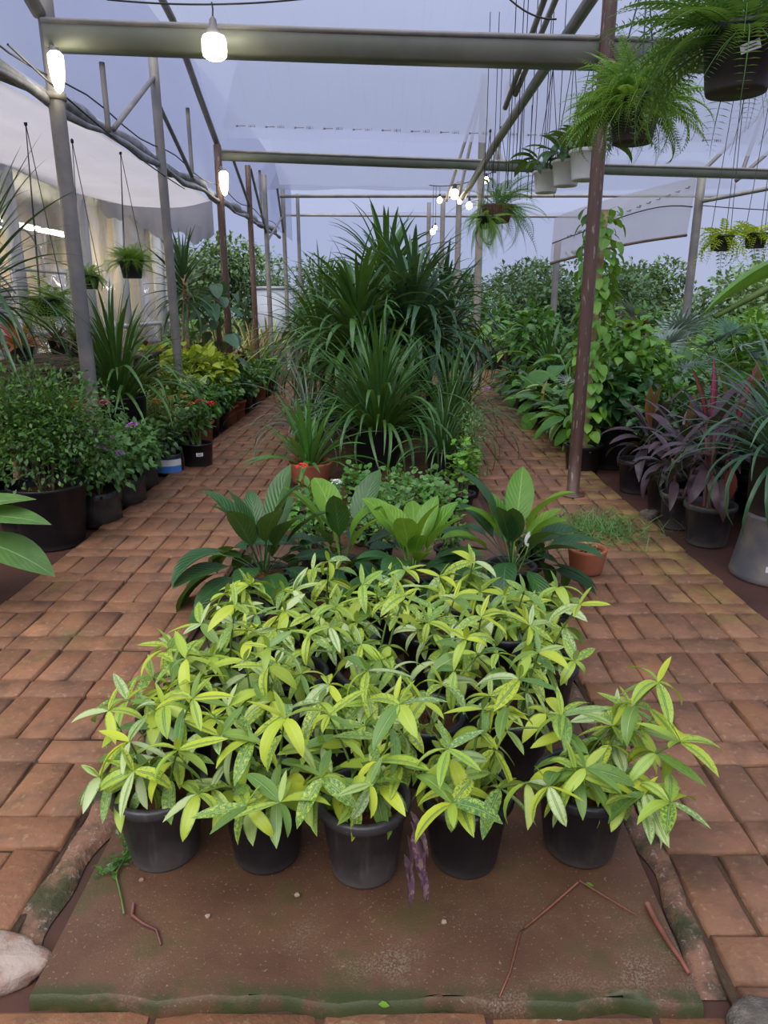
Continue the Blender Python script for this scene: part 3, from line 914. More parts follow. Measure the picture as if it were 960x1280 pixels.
lb = root('led_bulb', 'bright white bulb hanging from cable below the wide gutter', 'light bulb', (-1.01, 4.6, 2.63))
part('globe', lathe_t([(0.001, 0.0), (0.045, 0.004), (0.066, 0.02), (0.070, 0.05), (0.068, 0.10), (0.060, 0.118), (0.04, 0.124)], 20), 'bulb', lb)
part('socket', lathe_t([(0.042, 0.122), (0.040, 0.15), (0.024, 0.165), (0.020, 0.20), (0.008, 0.215)], 14), 'steel', lb)
part('cord', tube_t([(0, 0, 0.21), (0.004, 0, 0.25), (0, 0, 0.285)], 0.005, 6), 'wire', lb)

def tube_lamp(label, loc, h, r):
    o = root('tube_lamp', label, 'lamp', loc)
    part('diffuser', lathe_t([(0.002, 0), (r * 0.5, h * 0.08), (r * 0.85, h * 0.35), (r, h * 0.75), (r * 0.95, h * 0.93), (r * 0.6, h)], 16), 'tube', o)
    part('cap', lathe_t([(r * 0.6, h), (r * 0.55, h * 1.08), (0.003, h * 1.1)], 14), 'steel', o)
    part('bracket', tube_t([(0, 0, h * 1.05), (-0.04, 0.06, h * 1.2), (-0.09, 0.15, h * 1.2)], 0.012, 6), 'steel', o)
tube_lamp('glowing tapered lamp on the pole under the wide gutter', (-1.99, 4.75, 2.50), 0.22, 0.045)
tube_lamp('glowing lamp on rusty post below the second gutter', (-1.99, 9.15, 2.52), 0.27, 0.055)
for (x, z, s) in ((0.99, 2.90, 1.5), (1.47, 3.10, 1.0), (0.76, 2.82, .9), (1.22, 2.74, 1.1), (0.66, 2.36, .9), (1.07, 2.80, .8), (0.70, 2.42, .7)):
    x *= 0.9286; z = 1.3 + (z - 1.3) * 0.9286
    b = root('string_bulb', 'small lit bulb on the festoon string by the far posts', 'light bulb', (x, 11.05, z), 'bulbs of the festoon string')
    part('globe', lathe_t([(0.001, -0.045 * s), (0.03 * s, -0.036 * s), (0.045 * s, 0), (0.034 * s, 0.032 * s), (0.015 * s, 0.05 * s)], 12), 'stringbulb', b)
    part('cap', lathe_t([(0.018 * s, 0.045 * s), (0.018 * s, 0.09 * s), (0.003, 0.1 * s)], 8), 'wire', b)
    f_ = (x - 0.55) / 0.95
    part('drop_cord', tube_t([(0, 0, 0.09 * s), (0, 0, 2.915 + 0.20 * f_ - 0.32 * f_ * (1 - f_) - z)], 0.004, 5), 'wire', b)
wire('festoon cable carrying small bulbs between far posts', sagging((0.55, 11.05, 2.91), (1.5, 11.05, 3.11), 0.08), 0.006)

# ================================================================== SHOP BUILDING (left)
BX = -3.75
sb = root('shop_building', 'glass-fronted shop lit warm inside behind the left plants', 'building', (BX, 3.0, 0))
def bpart(name, T, mat, smooth=False):
    return part(name, T, mat, sb, smooth)
bpart('back_wall', box_t(-2.2, 4.45, 1.4, 0.1, 10.3, 2.9), 'creamwall')
bpart('end_wall', box_t(-1.1, 9.55, 1.4, 2.3, 0.1, 2.9), 'creamwall')
bpart('roof_slab', box_t(-1.1, 4.45, 2.86, 2.6, 10.4, 0.1), 'whitepaint')
bpart('inner_floor', box_t(-1.1, 4.45, -0.01, 2.3, 10.3, 0.04), 'stone')
bpart('low_wall', box_t(0, 4.45, 0.35, 0.12, 10.3, 0.7), 'timber')
bpart('head_beam', box_t(0, 4.45, 2.72, 0.14, 10.3, 0.2), 'whitepaint')
bpart('sill_rail', box_t(0.03, 4.45, 0.98, 0.05, 10.3, 0.05), 'whitepaint')
ys = [-0.6, 1.3, 2.9, 4.4, 6.1, 7.3, 8.9, 9.5]
for y in ys:
    bpart('window_post', box_t(0.02, y, 1.66, 0.12, 0.09 if y != 8.9 else 0.2, 1.95), 'whitepaint')
for a, b in zip(ys[:-1], ys[1:]):
    bpart('pane', box_t(0, (a + b) / 2, 1.66, 0.01, b - a - 0.1, 1.94), 'glass')
lp = bpart('pendant_lamp', lathe_t([(0.03, 0.12), (0.05, 0.11), (0.17, 0.0), (0.165, 0.0), (0.04, 0.1)], 18), 'tag', True)
lp.location = (-0.7, 5.4, 2.10)
g_ = part('bulb', lathe_t([(0.001, -0.01), (0.10, 0.0), (0.09, 0.03), (0.001, 0.03)], 14), 'warmlamp', lp)
for (y, z) in ((1.0, 2.1), (2.9, 2.1), (4.9, 2.2), (7.0, 2.2), (8.6, 2.2)):
    bpart('light_strip', box_t(-1.3, y, z + 0.1, 0.14, 1.4, 0.05), 'warmlamp')
for (x, y, h) in ((-0.9, 1.6, 1.5), (-0.7, 3.4, 1.45), (-1.2, 4.4, 1.6), (-0.8, 5.2, 1.4), (-1.0, 0.4, 1.3)):
    bpart('display_stand', [(box_t(x, y, h / 2, 0.35, 0.5, h), None), (box_t(x, y, h + 0.03, 0.42, 0.6, 0.05), None), (box_t(x + .03, y, h * 0.6, 0.42, 0.56, 0.04), None)], 'furn')
# white iron railing with a hook for baskets in front of the shop
rl = root('railing', 'white iron basket rail standing before shop windows', 'railing', (-3.42, 4.4, -0.03))
part('rail', tube_t([(0, 0, 1.62), (0, 3.4, 1.62)], 0.014, 7), 'whitepaint', rl)
part('rail', tube_t([(0, 0, 1.36), (0, 3.4, 1.36)], 0.012, 7), 'whitepaint', rl)
for y in (0.0, 1.15, 2.3, 3.4):
    part('upright', tube_t([(0, y, -0.03), (0, y, 1.66)], 0.016, 7), 'whitepaint', rl)
for y in (0.3, 1.5):
    part('scroll', tube_t([(0, y + 0.8 * i / 10, 1.40 + 0.19 * math.sin(i / 10 * PI)) for i in range(11)], 0.010, 6), 'whitepaint', rl)
part('hook', tube_t([(0, 2.3 + 0.3 - 0.3 * math.cos(i / 14 * PI * 1.05), 1.62 + 0.36 * math.sin(i / 14 * PI * 1.05)) for i in range(15)], 0.012, 6), 'whitepaint', rl)

# ================================================================== PLANT BUILDERS
def lobj(rt, mesh, loc, az, el, roll=0.0, s=1.0, name='leaf'):
    return link(name, mesh, rt, MX(PL(loc, az, el, roll, s)))

GL = [LM('gold%d' % i, 'lime', L=0.115, W=w * 0.95, prof='lance', n=7, bend=b, bp=1.3, fold=0.28, wave=wv, pw=0.003) for i, (w, b, wv) in
      enumerate(((0.038, 0.35, 0.01), (0.042, 0.7, 0.0), (0.036, 1.1, 0.012), (0.046, 0.9, -0.01), (0.040, 1.5, 0.0), (0.034, 0.2, 0.015)))]
GD = [LM('golddead%d' % i, 'limedead', L=0.13, W=0.036, prof='lance', n=7, bend=b, bp=1.3, fold=0.3, wave=0.02, pw=0.003) for i, b in enumerate((0.25, 0.5))]

def gold_plant(loc, label, seed, canes=6, lean=(0, 0), h=0.22, mat='potblack', rt=0.105, rb=0.078, ph=0.2, rz=0.0, group=None, dead=0, size=1.0, tip=5, nodes=3):
    r = random.Random(seed)
    o = root('gold_dust_dracaena', label, 'potted plant', loc, group, rz)
    zs = pot(rt, rb, ph, mat, o)
    stems = []
    for c in range(canes):
        a = 2 * PI * c / canes + r.uniform(-0.4, 0.4)
        rad = r.uniform(0.01, 0.055)
        p = Vector((rad * math.cos(a), rad * math.sin(a), zs))
        tilt = r.uniform(0.10, 0.55)
        d = Vector((math.cos(a) * math.sin(tilt) + lean[0], math.sin(a) * math.sin(tilt) + lean[1], math.cos(tilt))).normalized()
        ln = h * (r.uniform(0.6, 1.05) if c else 1.25)
        if c == 0: d = Vector((d.x * 0.3, d.y * 0.3, 1)).normalized()
        pts = [p.copy()]
        for i in range(8):
            d = (d + Vector((lean[0] * 0.10, lean[1] * 0.10, -0.06 - 0.09 * r.random()))).normalized()
            p = p + d * ln / 8
            pts.append(p.copy())
        stems.append((tube_t(pts, [0.0045 - 0.0003 * i for i in range(9)], 6), None))
        for k in range(nodes):
            last = k == nodes - 1
            q = pts[(3, 6, 8)[k]] if nodes == 3 else pts[(5, 8)[k]]
            dd = (pts[min(8, (3, 6, 8)[k if nodes == 3 else k + 1] + 0)] - pts[2]).normalized()
            nl = r.randint(3, 4) if not last else tip
            a0 = r.uniform(0, 6.28)
            for j in range(nl):
                az = a0 + 2 * PI * j / nl + r.uniform(-0.35, 0.35)
                el = r.uniform(-0.55, 0.35) + (0.15 if last else -0.15)
                el += 0.5 * (math.cos(az) * dd.x + math.sin(az) * dd.y) * -0.3
                s = size * r.uniform(0.72, 1.12) * (1.0 if not last or j else 0.8)
                lobj(o, r.choice(GL), q, az, el, r.uniform(-0.5, 0.5), s)
            if last:  # shoot tip
                lobj(o, GL[5], q, r.uniform(0, 6.28), 1.1, 0, size * 0.6)
    for k in range(dead):
        az = r.uniform(-1.6, -0.4)
        lobj(o, r.choice(GD), (0.105 + r.uniform(-.015, .015), -0.135 + r.uniform(-.012, .012), zs + 0.09 - 0.022 * k + r.uniform(-.01, .01)), az, r.uniform(-1.25, -0.8), r.uniform(-.8, .8), r.uniform(0.75, 1.0), 'withered_leaf')
    part('stem', stems, 'greenstem', o)
    return o

def petiole_plant(name, label, cat, loc, seed, n, mesh_new, mesh_old, el=(0.5, 1.45), s=(0.8, 1.1), potspec=None, group=None, z0=0.0, azr=(0, 6.283), rad=0.03, newf=0.3, name_leaf='leaf', rz=0):
    """rosette of long-stalked leaves; inner leaves are upright and younger"""
    r = random.Random(seed)
    o = root(name, label, cat, loc, group, rz)
    zs = z0
    if potspec:
        zs = pot(*potspec[:4], o, z0, *(potspec[4:5]))
    for i in range(n):
        f = (i + 0.5) / n
        az = azr[0] + (i * 2.399 % 6.283) * (azr[1] - azr[0]) / 6.283 + r.uniform(-0.25, 0.25)
        e = el[1] + (el[0] - el[1]) * f + r.uniform(-0.12, 0.12)
        ms = mesh_new if f < newf else mesh_old
        lobj(o, r.choice(ms), (rad * f * math.cos(az), rad * f * math.sin(az), zs), az, e, r.uniform(-0.3, 0.3), r.uniform(*s), name_leaf)
    return o

def strap_plant(name, label, loc, seed, n, L, mesh, el=(0.45, 1.5), potspec=None, group=None, z0=0.0, rad=0.06, cane=0.0, cat='potted plant', smin=0.6, trunkmat='bark', topn=0, trunk_r=0.03):
    r = random.Random(seed)
    o = root(name, label, cat, loc, group)
    zs = z0
    if potspec:
        zs = pot(*potspec[:4], o, z0, *(potspec[4:5]))
    if cane:
        pts = [(0.02 * math.sin(i * 1.1 + seed), 0.02 * math.cos(i * 0.7 + seed) - 0.02, zs - 0.01 + cane * i / 8) for i in range(9)]
        part('trunk', tube_t(pts, [trunk_r * (1.25 - 0.04 * i) for i in range(9)], 10), trunkmat, o)
        zs += cane
    for i in range(n):
        f = (i + 0.5) / n
        az = i * 2.399 + r.uniform(-0.2, 0.2)
        e = el[1] + (el[0] - el[1]) * f ** 1.1 + r.uniform(-0.12, 0.12)
        k = min(len(mesh) - 1, int((f * 0.75 + r.random() * 0.35) * len(mesh)))
        h = 0.25 * cane * f if cane else 0.0
        lobj(o, mesh[k], (rad * f * math.cos(az), rad * f * math.sin(az), zs - h), az, e, r.uniform(-0.35, 0.35), L * r.uniform(smin, 1.05))
    return o

def straps(mat, W, bends=(0.25, 0.6, 1.0, 1.5, 2.0, 2.5), prof='strap', n=10, bp=1.8, fold=0.3):
    return [LM('st%s%d' % (mat, i), mat, L=1.0, W=W, prof=prof, n=n, bend=b, bp=bp, fold=fold, pw=W * 0.3, tipw=0.05) for i, b in enumerate(bends)]

def blob_pts(r, n, rx, ry, rz, shell=0.55, zlow=-0.5):
    out = []
    while len(out) < n:
        v = Vector((r.gauss(0, 1), r.gauss(0, 1), r.gauss(0, 1)))
        if v.length < 1e-3: continue
        v.normalize()
        if v.z < zlow: continue
        k = r.uniform(shell, 1.0) * (1 + 0.16 * math.sin(5 * v.x + 3 * v.z) * math.sin(4 * v.y + 2))
        out.append((Vector((v.x * rx * k, v.y * ry * k, v.z * rz * k)), v))
    return out

def foliage(r, pts, T, s=(0.7, 1.2), up=0.2, spread=0.6):
    parts = []
    for p, v in pts:
        az = math.atan2(v.y, v.x) + r.uniform(-spread, spread) * 1.6
        el = math.asin(max(-1, min(1, v.z))) * 0.6 + up + r.uniform(-spread, spread)
        parts.append((T[r.randrange(len(T))], PL(tuple(p), az, el, r.uniform(-0.7, 0.7), r.uniform(*s))))
    return parts

def bush(name, label, loc, seed, n, dims, zc, mat, T, stems=6, stemmat='brownstem', potspec=None, group=None, shell=0.35, cat='potted plant', z0=0.0, s=(0.7, 1.2), up=0.2, flowers=None, stem_r=0.006, zlow=-0.75, spread=0.7):
    r = random.Random(seed)
    o = root(name, label, cat, loc, group)
    zs = z0
    if potspec:
        zs = pot(*potspec[:4], o, z0, *(potspec[4:5]))
    pts = blob_pts(r, n, *dims, shell, zlow)
    pts = [(p + Vector((0, 0, zc)), v) for p, v in pts]
    part('foliage', foliage(r, pts, T, s, up, spread), mat, o, True, 'stuff')
    st = []
    for k in range(stems):
        a = r.uniform(0, 6.28)
        q = Vector((dims[0] * 0.7 * math.cos(a) * r.random(), dims[1] * 0.7 * math.sin(a) * r.random(), zc + dims[2] * r.uniform(0.2, 0.8)))
        b = Vector((0.03 * math.cos(a), 0.03 * math.sin(a), zs - 0.01))
        m = b.lerp(q, 0.5) + Vector((r.uniform(-.03, .03), r.uniform(-.03, .03), 0))
        st.append((tube_t([b, b.lerp(m, 0.5), m, m.lerp(q, 0.5), q], [stem_r, stem_r * .9, stem_r * .75, stem_r * .6, stem_r * .4], 6), None))
    if st:
        part('stem', st, stemmat, o)
    if flowers:
        for (fm, fx, fy, fz, fr) in flowers:
            flower_head(o, fm, (fx * 1.12, fy * 1.1 - 0.03, fz + 0.055), fr, r)
    return o

PETAL = leaf_t(L=1.0, W=0.75, prof='round', n=3, bend=0.5, fold=0.15, pw=0.1)
def flower_head(o, mat, loc, rad, r, n=26):
    """a domed cluster of small petals on a stalk"""
    parts = []
    for i in range(n):
        f = (i + 0.5) / n
        az = i * 2.399
        el = 1.5 - 1.3 * f
        p = (rad * 0.65 * math.cos(az) * math.cos(el), rad * 0.65 * math.sin(az) * math.cos(el), rad * 0.55 * math.sin(el))
        parts.append((PETAL, PL(p, az, el * 0.5, r.uniform(-.5, .5), rad * 0.55)))
    fl = part('flower', parts, mat, o)
    fl.location = loc
    stk = part('flower_stalk', tube_t([(0, 0, -0.07), (0.004, 0, -0.03), (0, 0, 0.3 * rad)], 0.0025, 5), 'greenstem', fl)
    return fl

# leaf templates for joined foliage
T_SM = [LT(L=0.034, W=0.019, prof='ellip', n=2, bend=b, fold=0.2, pw=0.001) for b in (0.2, 0.6)]
T_MD = [LT(L=0.07, W=0.038, prof='ovate', n=3, bend=b, fold=0.2, pw=0.002) for b in (0.3, 0.8, 1.2)]
T_LG = [LT(L=0.13, W=0.075, prof='ovate', n=4, bend=b, fold=0.2, pw=0.003) for b in (0.4, 0.9, 1.4)]
T_XL = [LT(L=0.22, W=0.10, prof='lance', n=5, bend=b, fold=0.2, pw=0.004) for b in (0.5, 1.0, 1.6)]
T_GR = [LT(L=0.30, W=0.012, prof='sword', n=5, bend=b, bp=1.6, fold=0.3, pw=0.003) for b in (0.5, 1.2, 1.9)]
T_TR = [LT(L=0.15, W=0.075, prof='ellip', n=2, bend=b, fold=0.25, pw=0.006) for b in (0.3, 0.9)]

# fern fronds -----------------------------------------------------------------
def frond_t(L, W, n=22, bend=1.4, bp=1.2, lw=0.22, droop=0.3, prof='lance'):
    """pinnate frond along +X"""
    parts = []
    x = z = 0.0; ang = 0.0
    sp = [(0, 0, 0)]
    for i in range(n):
        t = (i + 1) / n
        ang -= bend * (t ** bp - (i / n) ** bp)
        x += math.cos(ang) * L / n; z += math.sin(ang) * L / n
        sp.append((x, 0, z))
        w = W * 0.5 * max(0.12, PROF[prof](min(0.97, 0.12 + 0.86 * t)))
        lf = LT(L=1.0, W=lw, prof='lance', n=2, bend=droop, fold=0.1, pw=0.02)
        for sd in (-1, 1):
            parts.append((lf, PL((x, 0, z), sd * 1.25, ang * 0.5 * 0 + 0.1, 0, w)))
    parts.append((tube_t(sp, [0.0028 * (1.1 - i / len(sp)) for i in range(len(sp))], 4, False), None))
    V, Q, U, RN = join(parts)
    return V, Q, U, RN

def frond_meshes(key, mat, specs):
    return [to_mesh('frond_mesh', frond_t(**sp), M[mat]) for sp in specs]

def hanging_fern(name, label, loc, seed, n, meshes, potspec, cords_to, lenr=(0.7, 1.1), el=(-0.4, 1.2), group=None, potlabel=None, bias=None, tagspec=None, style_mat=None, cordmat='wire'):
    r = random.Random(seed)
    o = root(name, label, 'hanging plant', loc, group)
    zs = pot(*potspec[:4], o, 0.0, *(potspec[4:5]))
    rt, h = potspec[0], potspec[2]
    for i in range(n):
        f = (i + 0.5) / n
        az = i * 2.399 + r.uniform(-0.3, 0.3)
        if bias is not None and r.random() < bias[1]:
            az = bias[0] + r.gauss(0, 0.6)
        e = el[1] + (el[0] - el[1]) * f + r.uniform(-0.2, 0.2)
        lobj(o, r.choice(meshes), (rt * 0.55 * f * math.cos(az), rt * 0.55 * f * math.sin(az), zs), az, e, r.uniform(-0.5, 0.5), r.uniform(*lenr), 'frond')
    if cords_to:
        top = Vector((0, 0, cords_to))
        for k in range(3):
            a = 2 * PI * k / 3 + 0.4
            p = Vector((rt * math.cos(a), rt * math.sin(a), h))
            part('hanger_cord', tube_t([p, p.lerp(top, 0.5), top], 0.0032, 5), cordmat, o)
        part('knot', lathe_t([(0.001, cords_to - 0.02), (0.012, cords_to - 0.01), (0.012, cords_to + 0.01), (0.001, cords_to + 0.02)], 8), cordmat, o)
    if tagspec:
        tag_on(o, *tagspec)
    return o

# ================================================================== FOREGROUND: GOLD-DUST PLANTS
gold_plant((-0.555, 1.43, 0), 'gold-dust dracaena in faded grey pot on slab corner by left walk', 101, canes=8, lean=(0.06, -0.06), h=0.22, mat='potgrey', rt=0.108, rb=0.082, size=0.94)
gold_plant((-0.300, 1.425, 0), 'gold-dust dracaena hiding its black pot, between faded grey pots', 102, canes=7, lean=(0.05, -0.26), h=0.23, mat='potblack', rt=0.103, rb=0.080, size=0.96)
gold_plant((-0.060, 1.385, 0), 'gold-dust dracaena with withered purple leaves over its pot', 103, canes=8, lean=(0.0, -0.16), h=0.23, mat='potgrey', rt=0.104, rb=0.080, dead=6, size=0.96)
gold_plant((0.183, 1.415, 0), 'gold-dust dracaena in shiny black pot beside the withered leaves', 104, canes=8, lean=(0.0, -0.12), h=0.26, mat='potblack', rt=0.106, rb=0.080, size=0.98)
gold_plant((0.472, 1.455, 0), 'bright yellow dracaena leaning out over slab edge by right walk', 105, canes=11, lean=(0.22, -0.05), h=0.25, mat='potdark', rt=0.112, rb=0.085, size=1.0, tip=6)
spots = [(-0.60, 1.735), (-0.36, 1.72), (-0.12, 1.70), (0.10, 1.73), (0.36, 1.76),
         (-0.55, 1.985), (-0.30, 1.96), (-0.06, 1.98), (0.22, 1.99), (0.49, 2.02),
         (-0.42, 2.21), (-0.15, 2.24), (0.14, 2.26), (0.42, 2.27),
         (-0.56, 2.42), (-0.29, 2.49), (-0.01, 2.50), (0.28, 2.52), (0.56, 2.43)]
for i, (x, y) in enumerate(spots):
    e = (-0.02 if x < -0.5 else 0.10 if x > 0.4 else 0.0)
    hh = (0.17, 0.20, 0.14, 0.23)[i % 4] * (1.0 if y < 2.1 else 0.72)
    gl = ('gold-dust dracaena on the left walk side behind the grey corner pot' if x < -0.5 else 'gold-dust dracaena on the right walk side behind the bright yellow one' if x > 0.35 else
          'gold-dust dracaena standing directly in front of the peace lilies' if y > 2.4 else 'gold-dust dracaena enclosed in the heart of the lime-leaved block')
    gold_plant((x, y, 0), gl, 200 + i, canes=5 + (i % 2), lean=(e, -0.05), h=hh, mat=('potblack', 'potdark', 'potgrey')[i % 3],
               rt=0.103, rb=0.080, group=gl.replace('gold-dust dracaena', 'dracaenas'), nodes=3 if i % 3 else 2, size=(1.0, 0.92, 1.08)[i % 3])

# ================================================================== PEACE LILIES
SP_O = [LM('spo%d' % i, 'spath', L=0.28, W=w * 1.3, prof='lance', n=8, bend=b, bp=1.4, fold=0.28, pet=pt * 0.8, pw=0.0035, wave=0.012, petbend=pb, kink=k)
        for i, (w, b, pt, pb, k) in enumerate(((0.095, 0.8, 0.20, 0.3, 0.15), (0.105, 1.2, 0.24, 0.5, 0.25), (0.09, 1.5, 0.18, 0.4, 0.35), (0.10, 0.6, 0.26, 0.4, 0.2)))]
SP_N = [LM('spn%d' % i, 'spathnew', L=0.27, W=w * 1.3, prof='lance', n=8, bend=b, bp=1.4, fold=0.35, pet=pt * 0.8, pw=0.0035, wave=0.010, petbend=pb)
        for i, (w, b, pt, pb) in enumerate(((0.10, 0.5, 0.22, 0.15), (0.11, 0.9, 0.24, 0.2)))]
SP_U = [LM('spu%d' % i, 'spath', L=0.29, W=w * 1.3, prof='lance', n=8, bend=b, bp=1.4, fold=0.32, pet=0.2, pw=0.0035, wave=0.012, petbend=0.15) for i, (w, b) in enumerate(((0.10, 0.35), (0.095, 0.7)))]
for (loc, lab, sd, n, sc, nm) in (((-0.56, 2.92, 0), 'dark peace lily beside left walk, in front of red flower', 301, 34, 1.02, SP_U),
                                  ((-0.22, 3.02, 0), 'slender upright peace lily between two leafier ones', 302, 24, 0.98, SP_U + SP_N),
                                  ((0.10, 2.92, 0), 'peace lily with broad yellow-green young leaves', 303, 34, 0.90, SP_N),
                                  ((0.55, 3.0, 0), 'tall peace lily with white spathe beside small terracotta pot', 304, 38, 1.06, SP_U + SP_N)):
    o = petiole_plant('peace_lily', lab, 'potted plant', loc, sd, n, nm, SP_O, el=(0.20, 1.42), s=(0.72 * sc, 1.08 * sc), potspec=(0.11, 0.085, 0.16, 'potblack'), newf=0.34)
    if sd in (304,):
        sp = lobj(o, LM('spathe', 'varieg', L=0.075, W=0.03, prof='lance', n=5, bend=-0.3, fold=0.9, pw=0.002), (0.05, -0.11, 0.28), -1.2, 1.35, 0, 1.0, 'spathe')
        sp.data = to_mesh('spathe', leaf_t(L=0.075, W=0.035, prof='lance', n=6, bend=-0.3, fold=0.9, pw=0.002), M['whitefl'])
        part('flower_stalk', tube_t([(0.02, -0.05, 0.13), (0.04, -0.09, 0.22), (0.05, -0.11, 0.285)], 0.003, 6), 'greenstem', o)

# low plants between the lilies and the big tubs
T_RD = [LT(L=0.036, W=0.042, prof='round', n=4, bend=b, fold=0.15, pw=0.003) for b in (0.3, 0.8)]
def low_plant(loc, label, seed, n, rr, hh, mat, T, group=None, potmat='potblack', name='low_plant', flower=None):
    o = bush(name, label, loc, seed, n, (rr, rr, hh), 0.13, mat, T, stems=8, stemmat='greenstem', potspec=(0.08, 0.065, 0.11, potmat), group=group, shell=0.3, s=(0.7, 1.2), up=0.3, stem_r=0.003)
    if flower:
        flower_head(o, flower[0], flower[1], flower[2], random.Random(seed))
    return o
for i, (x, y) in enumerate(((-0.10, 4.35), (0.06, 4.62), (0.16, 4.30), (0.30, 4.45), (-0.22, 4.62), (0.02, 4.05), (0.32, 4.1), (-0.14, 3.75))):
    low_plant((x, y, 0), 'low round-leaved pelargonium in small black pot before the big tub', 320 + i, 130, 0.15, 0.13, 'lant' if i % 2 else 'mid', T_RD, 'pelargoniums before the big tub', name='pelargonium')
low_plant((-0.47, 3.95, 0), 'low leafy plant with single red flower behind the lily', 331, 160, 0.16, 0.16, 'mid', T_MD, flower=('redfl', (-0.03, -0.05, 0.40), 0.032), name='red_geranium')
low_plant((-0.36, 4.1, 0), 'low leafy plant bearing one white flower', 332, 120, 0.14, 0.14, 'lant', T_RD, flower=('whitefl', (0.04, -0.05, 0.27), 0.03), name='white_geranium')
o = bush('wispy_herb', 'tall wispy herb with tiny leaves and one purple flower', (0.55, 4.75, 0), 333, 260, (0.13, 0.12, 0.30), 0.42, 'lant', T_SM, stems=12, stemmat='greenstem', potspec=(0.08, 0.065, 0.11, 'potblack'), shell=0.1, stem_r=0.003)
flower_head(o, 'purpfl', (0.09, -0.05, 0.74), 0.028, random.Random(5))
bush('wispy_herb', 'fresh green herb with small rounded leaves beside grass pot', (0.46, 4.45, 0), 334, 200, (0.12, 0.12, 0.18), 0.30, 'fresh', T_RD, stems=10, stemmat='greenstem', potspec=(0.08, 0.065, 0.11, 'potblack'), shell=0.2, stem_r=0.003)
for i, (x, y) in enumerate(((-0.40, 3.4), (-0.05, 3.45), (0.30, 3.4), (0.72, 3.35))):
    bush('leafy_seedling', 'small feathery seedling hidden among the lily leaves', (x, y, 0), 340 + i, 160, (0.13, 0.13, 0.11), 0.17, 'mid', T_SM, stems=6, stemmat='greenstem', potspec=(0.07, 0.055, 0.1, 'potblack'), group='seedlings among the lilies', shell=0.2)

# terracotta pot and the weeds behind it on the walk
o = bush('terracotta_pot', 'small rimless terracotta pot standing on the right walk', (0.985, 3.32, 0.002), 350, 60, (0.07, 0.07, 0.03), 0.125, 'dry', T_SM, stems=4, potspec=(0.095, 0.082, 0.125, 'terracotta', 'thick'), shell=0.2, s=(0.5, 0.9), cat='plant pot')
r = random.Random(77)
wparts = []
for i in range(1500):
    x = r.gauss(0, 0.16); y = r.gauss(0, 0.15)
    wparts.append((T_GR[r.randrange(3)], PL((x, y, 0.0), r.uniform(0, 6.28), r.uniform(0.1, 1.1), r.uniform(-1, 1), (r.uniform(0.16, 0.36),) * 1 + (0.9, 0.4) if False else r.uniform(0.2, 0.42))))
wd = link('weed_patch', to_mesh('weed_patch', join(wparts), M['lant']))
wd.location = (1.24, 4.02, 0.0)
tagged(wd, 'scruffy patch of grassy weeds growing on the bricks', 'weeds', kind='stuff')

# ================================================================== MIDDLE: BIG STRAP-LEAVED PLANTS
ST = straps('strap', 0.030)
STN = straps('strap', 0.022, bends=(0.3, 0.8, 1.3, 1.9, 2.6))
STB = straps('strapblue', 0.058, bends=(0.5, 1.1, 1.6, 2.1, 2.7))
STW = straps('strap', 0.062, bends=(0.5, 1.0, 1.5, 2.1, 2.7))
UP = straps('upright', 0.075, bends=(0.15, 0.35, 0.6, 0.9, 1.3), prof='lance', bp=1.2)
strap_plant('strap_leaf_plant', 'dark strap-leaved plant in big black tub in the middle bed', (-0.10, 5.68, 0), 401, 190, 1.05, ST, el=(0.5, 1.54), potspec=(0.225, 0.19, 0.34, 'potblack', 'lip'), rad=0.12)
for i, (x, y, c, L, n, lab) in enumerate(((-0.30, 6.9, 0.72, 1.0, 170, 'tall bushy strap-leaved plant towering behind the big tub'),
                                   (0.22, 7.2, 0.85, 1.0, 170, 'tall strap-leaved plant behind big tub on the lamp side'),
                                   (-0.05, 8.3, 1.12, 1.1, 150, 'tallest strap-leaved plant at the back of the middle bed'),
                                   (-0.75, 7.9, 0.62, 1.05, 140, 'strap-leaved plant spilling over the left walk edge'),
                                   (0.62, 8.6, 0.75, 1.0, 130, 'strap-leaved plant beside the galvanised brace post'),
                                   (-0.45, 9.6, 0.9, 1.0, 110, 'strap-leaved plant far back in the middle bed'))):
    strap_plant('strap_leaf_plant', lab, (x, y, 0), 410 + i, n, L, (STW, STB, STW, ST, STB, STW)[i], el=(-0.25, 1.5), potspec=(0.2, 0.17, 0.32, 'potblack', 'lip'), rad=0.10, cane=c, trunk_r=0.035, smin=0.75)
strap_plant('grassy_plant', 'fine grassy plant in black pot right of the big tub', (0.40, 5.22, 0), 420, 110, 0.62, STN, el=(0.5, 1.52), potspec=(0.13, 0.105, 0.24, 'potblack', 'lip'), rad=0.06)
strap_plant('grassy_plant', 'arching grassy plant behind the pot of fine grass', (0.52, 6.1, 0), 421, 110, 0.95, STN, el=(0.4, 1.5), potspec=(0.15, 0.12, 0.28, 'potblack', 'lip'), rad=0.08)
strap_plant('broad_strap_plant', 'bright green broad-bladed plant in red clay pot', (-0.60, 5.15, 0), 422, 46, 0.62, UP, el=(0.45, 1.5), potspec=(0.17, 0.14, 0.16, 'terracotta', 'thick'), rad=0.10)
strap_plant('grassy_plant', 'wispy grey-green grass at the left walk edge of middle bed', (-0.72, 6.2, 0), 423, 90, 0.85, straps('strapgrey', 0.018, bends=(0.6, 1.2, 1.8, 2.4)), el=(0.3, 1.4), potspec=(0.14, 0.11, 0.25, 'potblack', 'lip'), rad=0.07)

